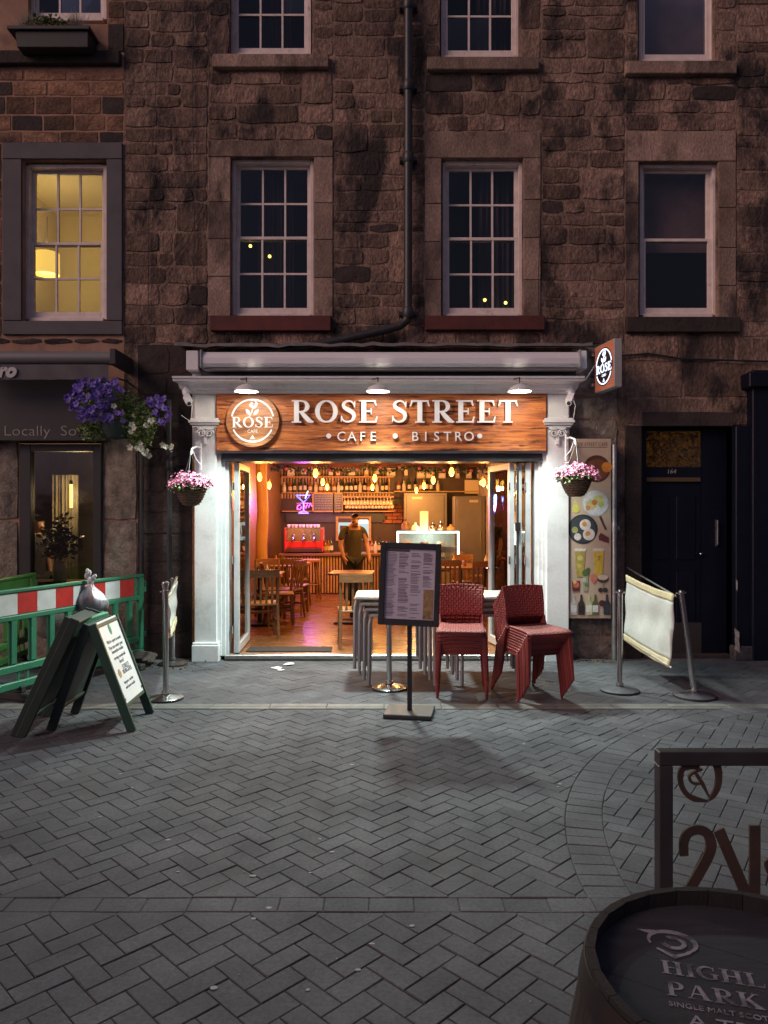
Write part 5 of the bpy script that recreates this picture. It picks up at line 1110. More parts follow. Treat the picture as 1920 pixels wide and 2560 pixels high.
st = proto('bar_stool','round seated wooden bar stool','stool'); MB().lathe([(.17,.70),(.18,.72),(.175,.745),(.1,.75)],(0,0,0),20).build('seat', pm('stool_pad',(.4,.16,.12),.5), st, smooth=True)
for k in range(4): a_=R(45+90*k); MB().tube([(.21*math.cos(a_),.21*math.sin(a_),0),(.12*math.cos(a_),.12*math.sin(a_),.71)],[.018,.02],8).build('leg', M['wood_mid'], st)
MB().tube([(.175*math.cos(i*.524),.175*math.sin(i*.524),.28) for i in range(12)],.011,6,closed=True).build('foot_ring', M['wood_mid'], st)
for (px_,py_,lb) in ((752,1510,'round bar stool with pale seat before the slatted bar'),(778,1497,'round bar stool close to the slatted bar front')): place(st, g0(px_,py_), .3, lb, 'bar stools')
for i,(ti,dx,dy,hh,c_) in enumerate(((0,-.05,0,.14,(.5,.45,.35)),(0,.03,.02,.12,(.1,.05,.03)),(0,.1,-.03,.13,(.55,.5,.4)),(1,0,0,.16,(.45,.12,.05)),(3,-.1,0,.18,(.6,.55,.4)),(3,.08,.05,.14,(.3,.1,.05)),(4,0,0,.15,(.6,.5,.35)))):
    q_ = tp_[ti]+Vector((dx,dy,.75)); o = MB().lathe([(.028,0),(.03,hh*.6),(.012,hh*.8),(.015,hh)],q_,12).build('condiment_bottle', pm('condiment',c_,.25), org=tuple(q_), smooth=True); tag(o,'condiment bottle standing on a cafe table, %s from the folded door' % ORD[i],'bottle','condiments on the tables')

# clutter on the back wall
rng = random.Random(5)
things_ = [('framed_picture','small framed picture on the back wall slats'),('wooden_crate','little wooden crate on the high shelf'),('tin_box','tin box on the high shelf')]
for i in range(16):
    px_ = 725+i*32+rng.uniform(-8,8); w_, h_ = rng.uniform(.09,.2), rng.uniform(.12,.26); base = Z(1192,16.78) if px_ < 985 else Z(1196,16.8); p = Vector((X(px_,16.75),16.75,base+.002))
    nm, lb = things_[i % 3]; c_ = rng.choice([(.5,.3,.12),(.08,.05,.04),(.45,.38,.25),(.35,.08,.04),(.12,.16,.08),(.55,.5,.4)])
    t = thing(nm, lb+', %s from the log post' % ORD[i], 'box' if i % 3 else 'picture', p, group='clutter on the back wall')
    MB().box(p.x-w_/2,p.x+w_/2,p.y,p.y+.08,p.z,p.z+h_).build('body', pm('clutter_paint',c_,.6,col2=tuple(u*.5 for u in c_),scale=14), t, bevel=.006)
    MB().box(p.x-w_/2+.02,p.x+w_/2-.02,p.y-.004,p.y,p.z+h_*.25,p.z+h_*.75).build('paper_label', pm('clutter_label',(.6,.5,.34),.7), t)
# ================================================================= PEOPLE
def skin_mesh(name, pts, edges, rad, root, m_, parent, mat4, sub=2):
    me = bpy.data.meshes.new(name); me.from_pydata([Vector(p) for p in pts], edges, []); o = bpy.data.objects.new(name, me); COL.objects.link(o)
    o.modifiers.new('skin','SKIN'); sd = o.modifiers.new('sub','SUBSURF'); sd.levels = sub; sd.render_levels = sub
    if not me.skin_vertices: 
        bm = bmesh.new(); bm.from_mesh(me); bm.verts.layers.skin.verify(); bm.to_mesh(me); bm.free()
    for i, s_ in enumerate(me.skin_vertices[0].data): s_.radius = rad[i] if isinstance(rad[i],(tuple,list)) else (rad[i],rad[i]); s_.use_root = i == root
    bpy.context.view_layer.update(); nm = bpy.data.meshes.new_from_object(o.evaluated_get(bpy.context.evaluated_depsgraph_get())); bpy.data.objects.remove(o)
    inv = INV[parent.name]; nm.transform(inv @ mat4); nm.shade_smooth(); nm.materials.clear(); nm.materials.append(m_); nm.name = name
    ob = bpy.data.objects.new(name, nm); COL.objects.link(ob); ob.parent = parent; return ob
def person(loc, rz, sc, label, shirt, legs, skin, hair, bow=1.0, reach0=1.0):
    t = thing('person', label, 'person', loc, rz); m4 = Matrix.Translation(Vector(loc)) @ Matrix.Rotation(rz,4,'Z') @ Matrix.Scale(sc,4)
    hy = -.05-.09*bow; hz = 1.62-.03*bow; reach = reach0
    pts = [(0,0,.93),(0,.0,1.08),(0,-.02,1.27),(0,-.035*bow-.01,1.42),(0,-.05*bow-.02,1.49),(0,hy,hz-.04),(0,hy+.005,hz+.04)]
    ed = [(0,1),(1,2),(2,3),(3,4),(4,5),(5,6)]; rad = [(.15,.11),(.145,.105),(.165,.115),(.09,.075),(.055,.055),(.068,.082),(.074,.088)]
    def add(p, frm, r): pts.append(p); rad.append(r); ed.append((frm,len(pts)-1)); return len(pts)-1
    add((0,hy-.098-.01*bow,hz-.06-.02*bow), 5, (.012,.014))
    for s_ in (-1,1):
        sh = add((s_*.185,-.02,1.385), 3, (.068,.068)); reach = reach0*(1.25 if s_ > 0 else .35); el = add((s_*.25,-.03-.03*reach,1.12), sh, (.046,.048)); wr = add((s_*.215,-.06-.16*reach,.93), el, (.029,.033)); pa = add((s_*.20,-.08-.19*reach,.875), wr, (.02,.042))
        for k in range(4):
            u = (k-1.5)*.02; f1 = add((s_*.197,-.085-.2*reach+u,.835-(.004 if k in (0,3) else 0)), pa, .0095); f2 = add((s_*.187,-.09-.2*reach+u,.80+(.006 if k in (0,3) else 0)), f1, .0085); add((s_*.175,-.09-.2*reach+u,.775+(.01 if k in (0,3) else 0)), f2, .007)
        th = add((s_*.175,-.12-.2*reach,.865), pa, .011); add((s_*.16,-.135-.2*reach,.835), th, .009)
        hp = add((s_*.09,0,.87), 0, (.1,.105)); kn = add((s_*.1,-.015,.48), hp, (.062,.065)); an = add((s_*.105,.02,.09), kn, (.04,.045)); add((s_*.115,-.15,.035), an, (.045,.03))
        add((s_*.085,hy+.012,hz), 6, (.012,.022))
    skin_mesh('body', pts, ed, rad, 0, skin, t, m4)
    # clothing follows the same joints
    q = [(0,0,.83),(0,0,.90),(0,.0,1.08),(0,-.02,1.27),(0,-.035*bow-.01,1.415)]; e2 = [(0,1),(1,2),(2,3),(3,4)]; r2 = [(.185,.155),(.18,.15),(.17,.135),(.188,.14),(.105,.09)]
    for s_ in (-1,1):
        q.append((s_*.19,-.02,1.385)); r2.append((.072,.072)); e2.append((4,len(q)-1)); q.append((s_*.25,-.03-.01*reach,1.19)); r2.append((.060,.060)); e2.append((len(q)-2,len(q)-1))
    skin_mesh('t_shirt', q, e2, r2, 0, shirt, t, m4)
    q = [(0,0,.95)]; e2 = []; r2 = [(.165,.125)]
    for s_ in (-1,1):
        q.append((s_*.09,0,.86)); r2.append((.115,.12)); e2.append((0,len(q)-1)); q.append((s_*.1,-.015,.48)); r2.append((.078,.082)); e2.append((len(q)-2,len(q)-1)); q.append((s_*.105,.02,.1)); r2.append((.062,.066)); e2.append((len(q)-2,len(q)-1))
    skin_mesh('trousers', q, e2, r2, 0, legs, t, m4)
    hm = MB(); c = Vector((0,hy+.012,hz+.03))
    for i in range(7):
        for j in range(14):
            pass
    prof = []; vs = []; n = 16; m = 8
    for i in range(m+1):
        for j in range(n):
            a = 2*math.pi*j/n; fr_ = -math.sin(a); lim = .62+1.15*(1-fr_)*.5; ph = lim*i/m
            vs.append(m4 @ (c+Vector((.069*math.sin(ph)*math.cos(a), .083*math.sin(ph)*math.sin(a), .080*math.cos(ph)+.002))))
    hm.add(vs,[(i*n+j,i*n+(j+1) % n,(i+1)*n+(j+1) % n,(i+1)*n+j) for i in range(m) for j in range(n)]); hm.build('hair', hair, t, smooth=True)
    ey = MB()
    for s_ in (-1,1): ey.sphere(m4 @ Vector((s_*.032,hy-.080,hz-.015-.015*bow)),.006*sc,8,6)
    ey.build('eyes', M['blackpaint'], t); MB().tube([m4 @ Vector((-.03,hy-.083,hz-.092-.02*bow)),m4 @ Vector((0,hy-.092,hz-.095-.02*bow)),m4 @ Vector((.03,hy-.083,hz-.092-.02*bow))],.005*sc,6).build('mouth', pm('lips',(.2,.07,.05),.6), t)
    if bow > .5:
        vs = []                                        # short beard under the jaw
        bd = MB()
        for i in range(5):
            for j in range(9): a = math.pi+math.pi*j/8; ph = 1.75+.75*i/4; vs.append(m4 @ (Vector((0,hy-.002,hz-.025))+Vector((.066*math.sin(ph)*math.cos(a),.082*math.sin(ph)*math.sin(a),.088*math.cos(ph)))))
        bd.add(vs,[(i*9+j,i*9+j+1,(i+1)*9+j+1,(i+1)*9+j) for i in range(4) for j in range(8)]); bd.build('beard', hair, t, smooth=True)
    return t
hair_m = pm('dark_hair',(.012,.009,.008),.6,bump=.6,bscale=200,bdist=.003)
mp = g0(882,1517); person(mp, .38, .955, 'man in olive t-shirt looking down over a table inside the cafe', pm('olive_cotton',(.042,.034,.02),.9,col2=(.028,.023,.013),scale=8,bump=.4,bscale=14,bdist=.02), pm('dark_trousers',(.02,.02,.022),.9), pm('warm_skin',(.30,.15,.09),.5), hair_m)
person(Vector((X(84,9.75),9.75,.0)), 1.3, .97, 'dark haired person in dark top standing inside the restaurant window', pm('dark_top',(.02,.018,.02),.9), pm('black_trousers',(.015,.015,.016),.9), pm('shaded_skin',(.28,.15,.1),.5), hair_m, bow=.2, reach0=.2)
# plant and vase inside the restaurant window
vp = P(150,1452,9.15); t = thing('flower_vase','white vase with leafy bouquet inside the restaurant window','vase',vp)
MB().lathe([(.07,0),(.085,.05),(.085,.18),(.06,.23),(.065,.25)],vp,20).build('vase', pm('white_ceramic',(.6,.58,.55),.35), t, smooth=True)
leafcloud(blob(vp+Vector((0,0,.45)),.26,.15,.2,420,.1)+blob(vp+Vector((.02,0,.68)),.1,.08,.14,80,.2),.07,-.3).build('foliage', M['leaf_dark'], t); leafcloud(blob(vp+Vector((0,-.1,.36)),.16,.06,.08,60,.1),.06).build('pink_bloom', pm('dusky_petal',(.3,.1,.09),.7), t)
stm = MB()
for _ in range(9): stm.tube([vp+Vector((0,0,.2)),vp+Vector((random.gauss(0,.05),random.gauss(0,.04),.4)),vp+Vector((random.gauss(0,.14),random.gauss(0,.08),.62))],.004,5)
stm.build('stems', M['leaf_dark'], t)
o = tag(MB().box(X(40,9.2),X(260,9.2),9.0,9.4,vp.z-.03,vp.z-.001).build('window_table', M['wood_dark'], org=(X(150,9.2),9.2,vp.z-.03)), 'dark table top under the vase inside the restaurant window', 'table')
# ================================================================= STREET FURNITURE
def gp_(px_,py_): Y_ = H*F/(py_-1280); return Vector((X(px_,Y_),Y_,0))
# --- red stacking chairs
M['red_plastic'] = pm('red_woven_plastic', (.24,.032,.027), .5, col2=(.18,.023,.02), scale=4, rnd=.4)
mw = pm('red_weave', (.24,.032,.027), .6, rnd=.25); N_ = mw.node_tree.nodes; L_n = mw.node_tree.links
tc = N_.new('ShaderNodeTexCoord'); ck = N_.new('ShaderNodeTexChecker'); ck.inputs['Scale'].default_value = 42; w1 = N_.new('ShaderNodeTexWave'); w1.inputs['Scale'].default_value = 13.4; w1.bands_direction = 'X'; w2 = N_.new('ShaderNodeTexWave'); w2.inputs['Scale'].default_value = 13.4; w2.bands_direction = 'Z'
mxn = N_.new('ShaderNodeMix'); bpn = N_.new('ShaderNodeBump'); bpn.inputs['Strength'].default_value = .9; bpn.inputs['Distance'].default_value = .006
L_n.new(tc.outputs['Object'], ck.inputs[0]); L_n.new(tc.outputs['Object'], w1.inputs[0]); L_n.new(tc.outputs['Object'], w2.inputs[0]); L_n.new(ck.outputs['Fac'], mxn.inputs[0]); L_n.new(w1.outputs['Fac'], mxn.inputs[2]); L_n.new(w2.outputs['Fac'], mxn.inputs[3]); L_n.new(mxn.outputs[0], bpn.inputs['Height']); L_n.new(bpn.outputs[0], N_['Principled BSDF'].inputs['Normal'])
def red_chair():
    t = proto('stacking_chair','red woven plastic stacking chair','chair'); m_ = M['red_plastic']
    # backrest with a row of holes under its top edge
    nc, nr = 33, 12; vs = []; f_ = []
    bx = lambda u,v: (u*(.205+.012*v), .215+.055*v+.028*(1-u*u)-.012*math.sin(v*3), .515+.305*v-.012*u*u*v)
    rws = [0,.12,.24,.36,.48,.6,.72,.82,.885,.925,.97,.99,1.0]
    for v in rws:
        for i in range(nc+1): vs.append(bx(-1+2*i/nc, v))
    for r_ in range(nr):
        for i in range(nc):
            if r_ == 8 and i % 3 == 1 and 2 < i < nc-2: continue
            f_.append((r_*(nc+1)+i, r_*(nc+1)+i+1, (r_+1)*(nc+1)+i+1, (r_+1)*(nc+1)+i))
    bk_ = MB().add(vs,f_).build('backrest', mw, t, smooth=True); sm = bk_.modifiers.new('thick','SOLIDIFY'); sm.thickness = .011; sm.offset = 0
    for s_ in (-1,1):
        MB().tube([(s_*.2,.17,.43),(s_*.203,.205,.475),(s_*.206,.222,.53)],[.017,.015,.014],8).build('back_post', m_, t, smooth=True)
        MB().taper((s_*.225,-.235,0),(s_*.205,-.2,.43),.028,.012,.048,.022).build('leg', m_, t, bevel=.006)
        MB().taper((s_*.225,.275,0),(s_*.2,.19,.45),.028,.012,.046,.022).build('leg', m_, t, bevel=.006)
    nx, ny = 10, 8; vs = []; f_ = []
    for j in range(ny+1):
        for i in range(nx+1):
            u = -1+2*i/nx; v = j/ny; vs.append((u*(.225-.03*v), -.225+.43*v-.02*u*u*(1-v), .445-.018*(1-u*u)*math.sin(v*3.1)-(.022*(1-v*6)**2 if v < .16 else 0)+.008*v))
    for j in range(ny):
        for i in range(nx): f_.append((j*(nx+1)+i,j*(nx+1)+i+1,(j+1)*(nx+1)+i+1,(j+1)*(nx+1)+i))
    st_ = MB().add(vs,f_).build('seat', mw, t, smooth=True); sm = st_.modifiers.new('thick','SOLIDIFY'); sm.thickness = .012; sm.offset = 0
    ap = MB(); ap.taper((-.2,-.222,.415),(.2,-.222,.415),.035,.012,.035,.012,(0,1,0)); ap.build('apron', m_, t)
    for s_ in (-1,1): MB().bar((s_*.208,-.2,.42),(s_*.19,.19,.43),.012,.035).build('side_rail', m_, t)
    return t
rc_ = red_chair()
def stack(base, rz, n, up, fwd, lbl, grp):
    d = Vector((math.sin(rz), -math.cos(rz), 0))
    for k in range(n):
        w_ = 'topmost' if k == n-1 else ('lowest' if k == 0 else ORD[n-1-k]+' from the top')
        place(rc_, base+d*fwd*k+Vector((0,0,up*k)), rz+random.uniform(-.022,.022), lbl % w_, grp)
stack(gp_(1154,1732)+Vector((.0,.02,0)), R(-5), 6, .036, .010, 'red woven chair in the shorter stack by the menu stand, %s', 'shorter stack of red chairs')
stack(gp_(1318,1735)+Vector((-.0,0,0)), R(20), 9, .024, .022, 'red woven chair in the taller leaning stack by the pilaster, %s', 'taller stack of red chairs')
# --- stacked aluminium tables
tbm = pm('table_top_alu',(.62,.66,.64),.3,.55,col2=(.5,.54,.52),scale=6); tbl = pm('table_leg_alu',(.33,.33,.34),.42,.6,col2=(.26,.26,.27),scale=9)
tt = proto('stacking_table','aluminium stacking bistro table','table'); MB().box(-.325,.325,-.325,.325,.672,.70).build('tabletop', tbm, tt, bevel=.012, seg=2)
for sx in (-1,1):
    for sy in (-1,1): MB().tube([(sx*.322,sy*.322,0),(sx*.318,sy*.318,.60),(sx*.305,sy*.305,.655),(sx*.285,sy*.285,.672)],[.0165,.0175,.018,.016],10).build('leg', tbl, tt, smooth=True)
    MB().box(sx*.3-.012,sx*.3+.012,-.29,.29,.632,.668).build('side_rail', tbl, tt)
for (bx_, nm) in ((.175,'stack partly hidden by the menu stand'),(1.085,'stack behind the red chairs')):
    for k in range(4):
        place(tt, Vector((bx_-.047*k, 7.56+.006*k, .055*k)), 0, 'aluminium bistro table in the %s, %s' % (nm, ['lowest','second up','third up','topmost'][k]), 'stacked tables, '+nm)
# --- menu stand
mb_ = gp_(1024,1786); t = thing('menu_stand','black framed cafe menu on a post with square base before the stacked tables','menu stand',mb_)
MB().mbox(Matrix.Translation(mb_+Vector((.0,0,.02))) @ Matrix.Rotation(R(-9),4,'Z'),.40,.34,.036).build('base', pm('black_base_plate',(.022,.022,.026),.55), t, bevel=.006)
MB().bar(mb_+Vector((0,.0,.036)),mb_+Vector((0,.02,.80)),.04,.03,(0,1,0)).build('post', M['blackpaint'], t, bevel=.004)
bm_ = Matrix.Translation(mb_+Vector((.0,-.02,1.095))) @ Matrix.Rotation(R(-4),4,'Z') @ Matrix.Rotation(R(-4),4,'X') @ Matrix.Rotation(R(2.0),4,'Y')
def mbx(x0,x1,y0,y1,z0,z1): q = MB().box(x0,x1,y0,y1,z0,z1); return MB().add([bm_ @ p for p in q.v], q.f)
for b_ in ((-.255,-.208,-.02,.02,-.345,.345),(.208,.255,-.02,.02,-.345,.345),(-.208,.208,-.02,.02,-.345,-.292),(-.208,.208,-.02,.02,.295,.345)): mbx(*b_).build('frame', M['blackpaint'], t, bevel=.004)
mbx(-.208,.208,.0,.018,-.292,.295).build('menu_sheet', pm('menu_paper',(.50,.46,.54),.6,col2=(.44,.40,.48),scale=4), t)
ink = pm('menu_print',(.20,.17,.22),.7); pr_ = MB()
for c_ in range(4):
    z = .255
    while z > -.28:
        if c_ >= 2 and z < -.02 and not (c_ == 2 and random.random() < .55): z -= .0125; continue
        if random.random() < .12: z -= .012; continue
        l = random.uniform(.05,.088); x_ = -.198+c_*.102; q = MB().box(x_,x_+l,-.0022,-.0008,z,z+(.0052 if random.random() < .8 else .009)); pr_.add([bm_ @ p for p in q.v],q.f); z -= .0125
pr_.build('menu_print', ink, t); hd_ = MB(); q = MB().box(-.2,-.01,-.0022,-.0008,.27,.288); hd_.add([bm_ @ p for p in q.v],q.f); hd_.build('menu_heading', pm('menu_heading_ink',(.07,.06,.05),.7), t)
mbx(.118,.2,-.0025,-.001,-.285,-.04).build('food_photo', pm('food_photo',(.20,.12,.05),.5,col2=(.36,.24,.11),scale=26,dark=(.03,.015,.01),dscale=14), t)
# --- stanchions and banners
def post_base(t, b, m1, m2, r=.16, hgt=.045):
    MB().lathe([(r,0),(r,.018),(r*.9,.026),(r*.3,hgt),(.03,hgt+.006)],b,36).build('base', m1, t, smooth=True); MB().lathe([(r+.003,.001),(r+.003,.016)],b,36,cap=False).build('base_rim', m2, t)
def stanchion(b, top, lb, m1, r=.025, fancy=False, base=.16):
    t = thing('barrier_post', lb, 'barrier post', b, group='steel barrier posts'); post_base(t, b, m1, M['blackpaint'], base); b2 = Vector(b); top = Vector(top)
    MB().cyl(b2+Vector((0,0,.04)),top,r,n=18).build('tube', M['steel'], t, smooth=True); d = (top-b2).normalized()
    MB().cyl(b2+d*.055,b2+d*.075,r*1.45,n=18).build('foot_collar', M['steel'], t, smooth=True); MB().cyl(top-d*.006,top+d*.006,r*1.8,n=20).build('top_collar', M['steel'], t, smooth=True)
    if fancy: MB().lathe([(r,-.0),(r*.9,.02),(r*1.35,.07),(r*1.2,.085),(r*.4,.095)],top,18).build('finial', M['steel'], t, smooth=True)
    else: MB().lathe([(r*.6,0),(r*.7,.012),(r*.2,.02)],top+d*.006,14).build('cap', M['steel'], t, smooth=True)
    return t
b1 = gp_(415,1748); stanchion(b1, b1+Vector((-.005,0,.98)), 'steel barrier post with flared top near the white pilaster', M['steel'], .026, True, .155)
b2_ = Vector((X(432,8.25),8.25,0)); stanchion(b2_, b2_+Vector((0,0,.95)), 'dark barrier post against the stone at the far end of the narrow banner', M['blackpaint'])
b3 = gp_(973,1722); stanchion(b3, b3+Vector((0,0,.96)), 'steel barrier post behind the menu stand among the tables', M['steel'], .026, False, .165)
greyb = pm('grey_cast_base',(.085,.085,.10),.5,.2,col2=(.06,.06,.07),scale=9)
b4 = gp_(1549,1728); stanchion(b4, b4+Vector((.005,0,.94)), 'upright steel barrier post with grey base before the galvanised pole', greyb, .024, False, .18)
b5 = gp_(1736,1742); stanchion(b5, b5+Vector((-.115,0.02,.955)), 'leaning steel barrier post with grey base before the dark door', greyb, .026, False, .185)
cv = pm('canvas_banner',(.42,.43,.42),.85,col2=(.35,.36,.35),scale=5,bump=.35,bscale=16,bdist=.012,dark=(.42,.40,.33),dscale=3,dlo=.6,dhi=.85); cvh = pm('yellowed_hem',(.48,.42,.27),.85,col2=(.38,.33,.2),scale=7,bump=.4,bscale=20,bdist=.01)
def banner(lb, tl, tr, br, bl, bulge, hem=.1, hook=None):
    tl,tr,br,bl = map(Vector,(tl,tr,br,bl)); t = thing('canvas_banner', lb, 'banner', (bl+br)/2); nx, ny = 18, 18; nn = (tr-tl).cross(bl-tl).normalized()
    def pt(u,v): 
        p = (tl*(1-u)+tr*u)*(1-v)+(bl*(1-u)+br*u)*v; return p+nn*(bulge*math.sin(u*math.pi)*math.sin(v*math.pi)+.008*math.sin(u*17+v*6)*(u)+.006*math.sin(v*13+u*3))+Vector((0,0,-.02*math.sin(u*math.pi)))
    for (v0,v1,nm,m_) in ((0,hem,'top_hem',cvh),(hem,1-hem,'canvas',cv),(1-hem,1,'bottom_hem',cvh)):
        k = 4 if nm != 'canvas' else ny; vs = [pt(i/nx, v0+(v1-v0)*j/k) for j in range(k+1) for i in range(nx+1)]
        o = MB().add(vs,[(j*(nx+1)+i,j*(nx+1)+i+1,(j+1)*(nx+1)+i+1,(j+1)*(nx+1)+i) for j in range(k) for i in range(nx)]).build(nm, m_, t, smooth=True); s_2 = o.modifiers.new('thick','SOLIDIFY'); s_2.thickness = .006 if nm == 'canvas' else .014
    MB().cyl(Vector(hook) if hook else pt(-.03,.02),pt(1.03,.02),.009,n=10).build('top_rod', M['galv'], t); MB().cyl(pt(-.02,.985),pt(1.05,.985),.011,n=10).build('bottom_rod', M['galv'], t)
Yt = 6.80; banner('cream canvas banner with yellow hems strung beside the dark doorway', P(1567,1437,7.75), P(1689,1486,6.82), P(1676,1670,6.86), P(1562,1600,7.75), .03, hook=(X(1566,8.58),8.585,1.06))
banner('cream canvas banner seen nearly edge on beside the white pilaster', (b2_.x+.06,8.2,.985), (b1.x+.005,6.80,.93), (b1.x+.0,6.82,.54), (b2_.x+.06,8.15,.5), -.06)
# --- plastic pedestrian barriers
gpl = pm('green_plastic',(.03,.185,.10),.45,col2=(.022,.14,.078),scale=4,dark=(.02,.09,.055),dscale=3,dlo=.55,dhi=.8); gpl2 = pm('bright_green_plastic',(.07,.22,.05),.45,col2=(.055,.17,.04),scale=4); rst = pm('red_reflective',(.50,.03,.025),.4,col2=(.4,.022,.02),scale=12); wst = pm('white_reflective',(.62,.62,.62),.4,col2=(.52,.52,.52),scale=10); rub = pm('black_rubber',(.02,.02,.022),.8)
def barrier(a, b, lb, m_, strip_=True, base=0.0):
    a, b = Vector((*a,base)), Vector((*b,base)); d = (b-a).normalized(); L = (b-a).length; n = Vector((d.y,-d.x,0)); t = thing('pedestrian_barrier', lb, 'barrier', (a+b)/2, group='green plastic barriers')
    Mx = Matrix(((d.x,n.x,0,a.x),(d.y,n.y,0,a.y),(0,0,1,a.z),(0,0,0,1)))
    def bx(x0,x1,y0,y1,z0,z1,nm,mm,bv=.008): q = MB().box(x0,x1,y0,y1,z0,z1); return MB().add([Mx @ p for p in q.v],q.f).build(nm,mm,t,bevel=bv)
    bx(0,L,-.028,.028,.975,1.01,'top_rail',m_); bx(0,L,-.025,.025,.725,.775,'strip_rail',m_); bx(.02,L-.16,-.012,.012,.775,.975,'strip_panel',m_,0)
    bx(0,L,-.025,.025,.26,.33,'lower_rail',m_); bx(0,L,-.022,.022,.11,.18,'bottom_rail',m_)
    bx(L-.09,L,-.026,.026,.18,.975,'end_post',m_); bx(0,.05,-.026,.026,.17,.975,'end_post',m_)
    bx(L-.16,L-.14,-.018,.018,.775,.975,'end_web',m_,0); bx(L-.14,L-.09,-.01,.01,.775,.83,'end_web',m_,0); bx(L,L+.05,-.02,.02,.80,.86,'hook',m_); bx(L+.03,L+.05,-.02,.02,.86,.93,'hook',m_); bx(L,L+.05,-.02,.02,.3,.36,'hook',m_)
    if strip_:
        k = 8; w_ = (L-.2)/k
        for i in range(k): bx(.04+i*w_,.04+(i+1)*w_-.002,.012,.016,.782,.968,'reflective_panel',(rst if i % 2 else wst),0); 
        for i in range(k): bx(.04+i*w_,.04+(i+1)*w_-.002,-.016,-.012,.782,.968,'reflective_panel',(rst if i % 2 else wst),0)
    nb_ = 9
    for i in range(1,nb_): xx = L*i/nb_; bx(xx-.042,xx+.042,-.022,.022,.33,.745,'upright',m_,.014)
    for i in range(1,6):
        xx = L*i/6; bx(xx-.06,xx-.04,-.014,.014,.17,.28,'web',m_,0); bx(xx+.04,xx+.06,-.014,.014,.17,.28,'web',m_,0)
    for xx in (.3,L-.3): bx(xx-.05,xx+.05,-.25,.25,0,.07,'foot',rub,.012); bx(xx-.03,xx+.03,-.05,.05,.07,.13,'foot_block',rub)
    return t
barrier((-3.40,6.41),(-2.705,8.285),'green plastic barrier with red and white reflective strip by the restaurant',gpl)
barrier((-3.95,6.5),(-3.98,8.42),'brighter green plastic barrier standing behind the striped one',gpl2,False)
# --- silver rubbish bag tied to the barrier
bgc = P(226,1486,7.42); t = thing('rubbish_bag','silver grey knotted plastic bag hanging on the green barrier','bag',bgc-Vector((0,0,.18)))
prof = [(.02,-.155),(.10,-.165),(.138,-.14),(.15,-.095),(.145,-.045),(.118,.005),(.075,.05),(.036,.085),(.026,.12)]; n = 40; vs = []
for i,(r_,z_) in enumerate(prof):
    for j in range(n):
        a = 2*math.pi*j/n; k_ = 1+(.13*math.sin(a*6+i*.3)+.09*math.sin(a*10+1-i*.2))*(.25+i/9)+.08*math.sin(a*2+i*.7); vs.append(bgc+Vector((r_*k_*math.cos(a)*(1.05 if i < 4 else 1), r_*k_*.75*math.sin(a), z_)))
MB().add(vs,[(i*n+j,i*n+(j+1) % n,(i+1)*n+(j+1) % n,(i+1)*n+j) for i in range(len(prof)-1) for j in range(n)]+[tuple(range(n-1,-1,-1))]).build('bag', pm('silver_polythene',(.42,.40,.44),.3,.45,col2=(.32,.3,.34),scale=8,bump=.6,bscale=14,bdist=.02), t, smooth=True)
kn = MB(); 
for (dx,dz,r_) in ((0,.135,.034),(-.035,.185,.026),(.035,.17,.022),(-.03,.235,.02),(-.01,.215,.024),(.05,.185,.016)): kn.sphere(bgc+Vector((dx,0,dz)),r_,8,6,1.3)
kn.build('knot', pm('white_tie',(.55,.55,.57),.4,bump=.8,bscale=60,bdist=.01), t)
# --- A-board with notice, and the folded board leaning on it
dg = pm('dark_green_paint',(.012,.045,.03),.5,col2=(.018,.06,.042),scale=8,bump=.25,bscale=40,bdist=.004,dark=(.03,.035,.03),dscale=4,dlo=.6,dhi=.8)
dg2 = pm('bottle_green_paint',(.010,.022,.018),.55,col2=(.016,.03,.024),scale=7,bump=.25,bscale=40,bdist=.004)
def panel(t, f0, f1, u0, u1, lift, m_, legw=.07, solid=True):   # feet f0,f1 ; tops u0,u1
    f0,f1,u0,u1 = map(Vector,(f0,f1,u0,u1)); ax = (f1-f0).normalized(); up = (u0-f0).normalized(); nn = ax.cross(up).normalized()
    for f, u in ((f0,u0),(f1,u1)): MB().bar(f+Vector((0,0,.0)),u,.03,legw,nn).build('leg', m_, t, bevel=.004)
    k = lift/(u0-f0).length; 
    c = [f0+(u0-f0)*k+ax*.03, f1+(u1-f1)*k-ax*.03, u1-ax*.03-up*.02, u0+ax*.03-up*.02]
    if solid: MB().add([p+nn*.01 for p in c]+[p-nn*.01 for p in c],[(0,1,2,3),(7,6,5,4),(0,4,5,1),(1,5,6,2),(2,6,7,3),(3,7,4,0)]).build('panel', m_, t)
    MB().bar(f0+(u0-f0)*k,f1+(u1-f1)*k,.03,.05,nn).build('rail', m_, t, bevel=.004); MB().bar(u0-up*.03,u1-up*.03,.03,.06,nn).build('rail', m_, t, bevel=.004)
    return ax, up, nn, c
ab = thing('a_board','green A-board with white burger offer notice standing on the herringbone paving','A-board',(-2.27,5.97,0))
ax,up,nn,c_ = panel(ab,(-1.95,5.73,0),(-1.97,6.24,0),(-2.255,5.71,.83),(-2.275,6.22,.83),.2,dg)
nn = -nn if nn.x < 0 else nn
panel(ab,(-2.59,5.75,0),(-2.61,6.24,0),(-2.285,5.71,.83),(-2.305,6.22,.83),.2,dg2)
wn_ = pm('white_notice_board',(.66,.67,.70),.4,col2=(.6,.61,.64),scale=5); o_ = [p+nn*.022 for p in c_]
q = [o_[0]-ax*.03+up*.012,o_[1]+ax*.03+up*.012,o_[2]+ax*.03+up*.02,o_[3]-ax*.03+up*.02]; MB().add(q+[p-nn*.012 for p in q],[(0,1,2,3),(7,6,5,4),(0,4,5,1),(1,5,6,2),(2,6,7,3),(3,7,4,0)]).build('notice', wn_, ab)
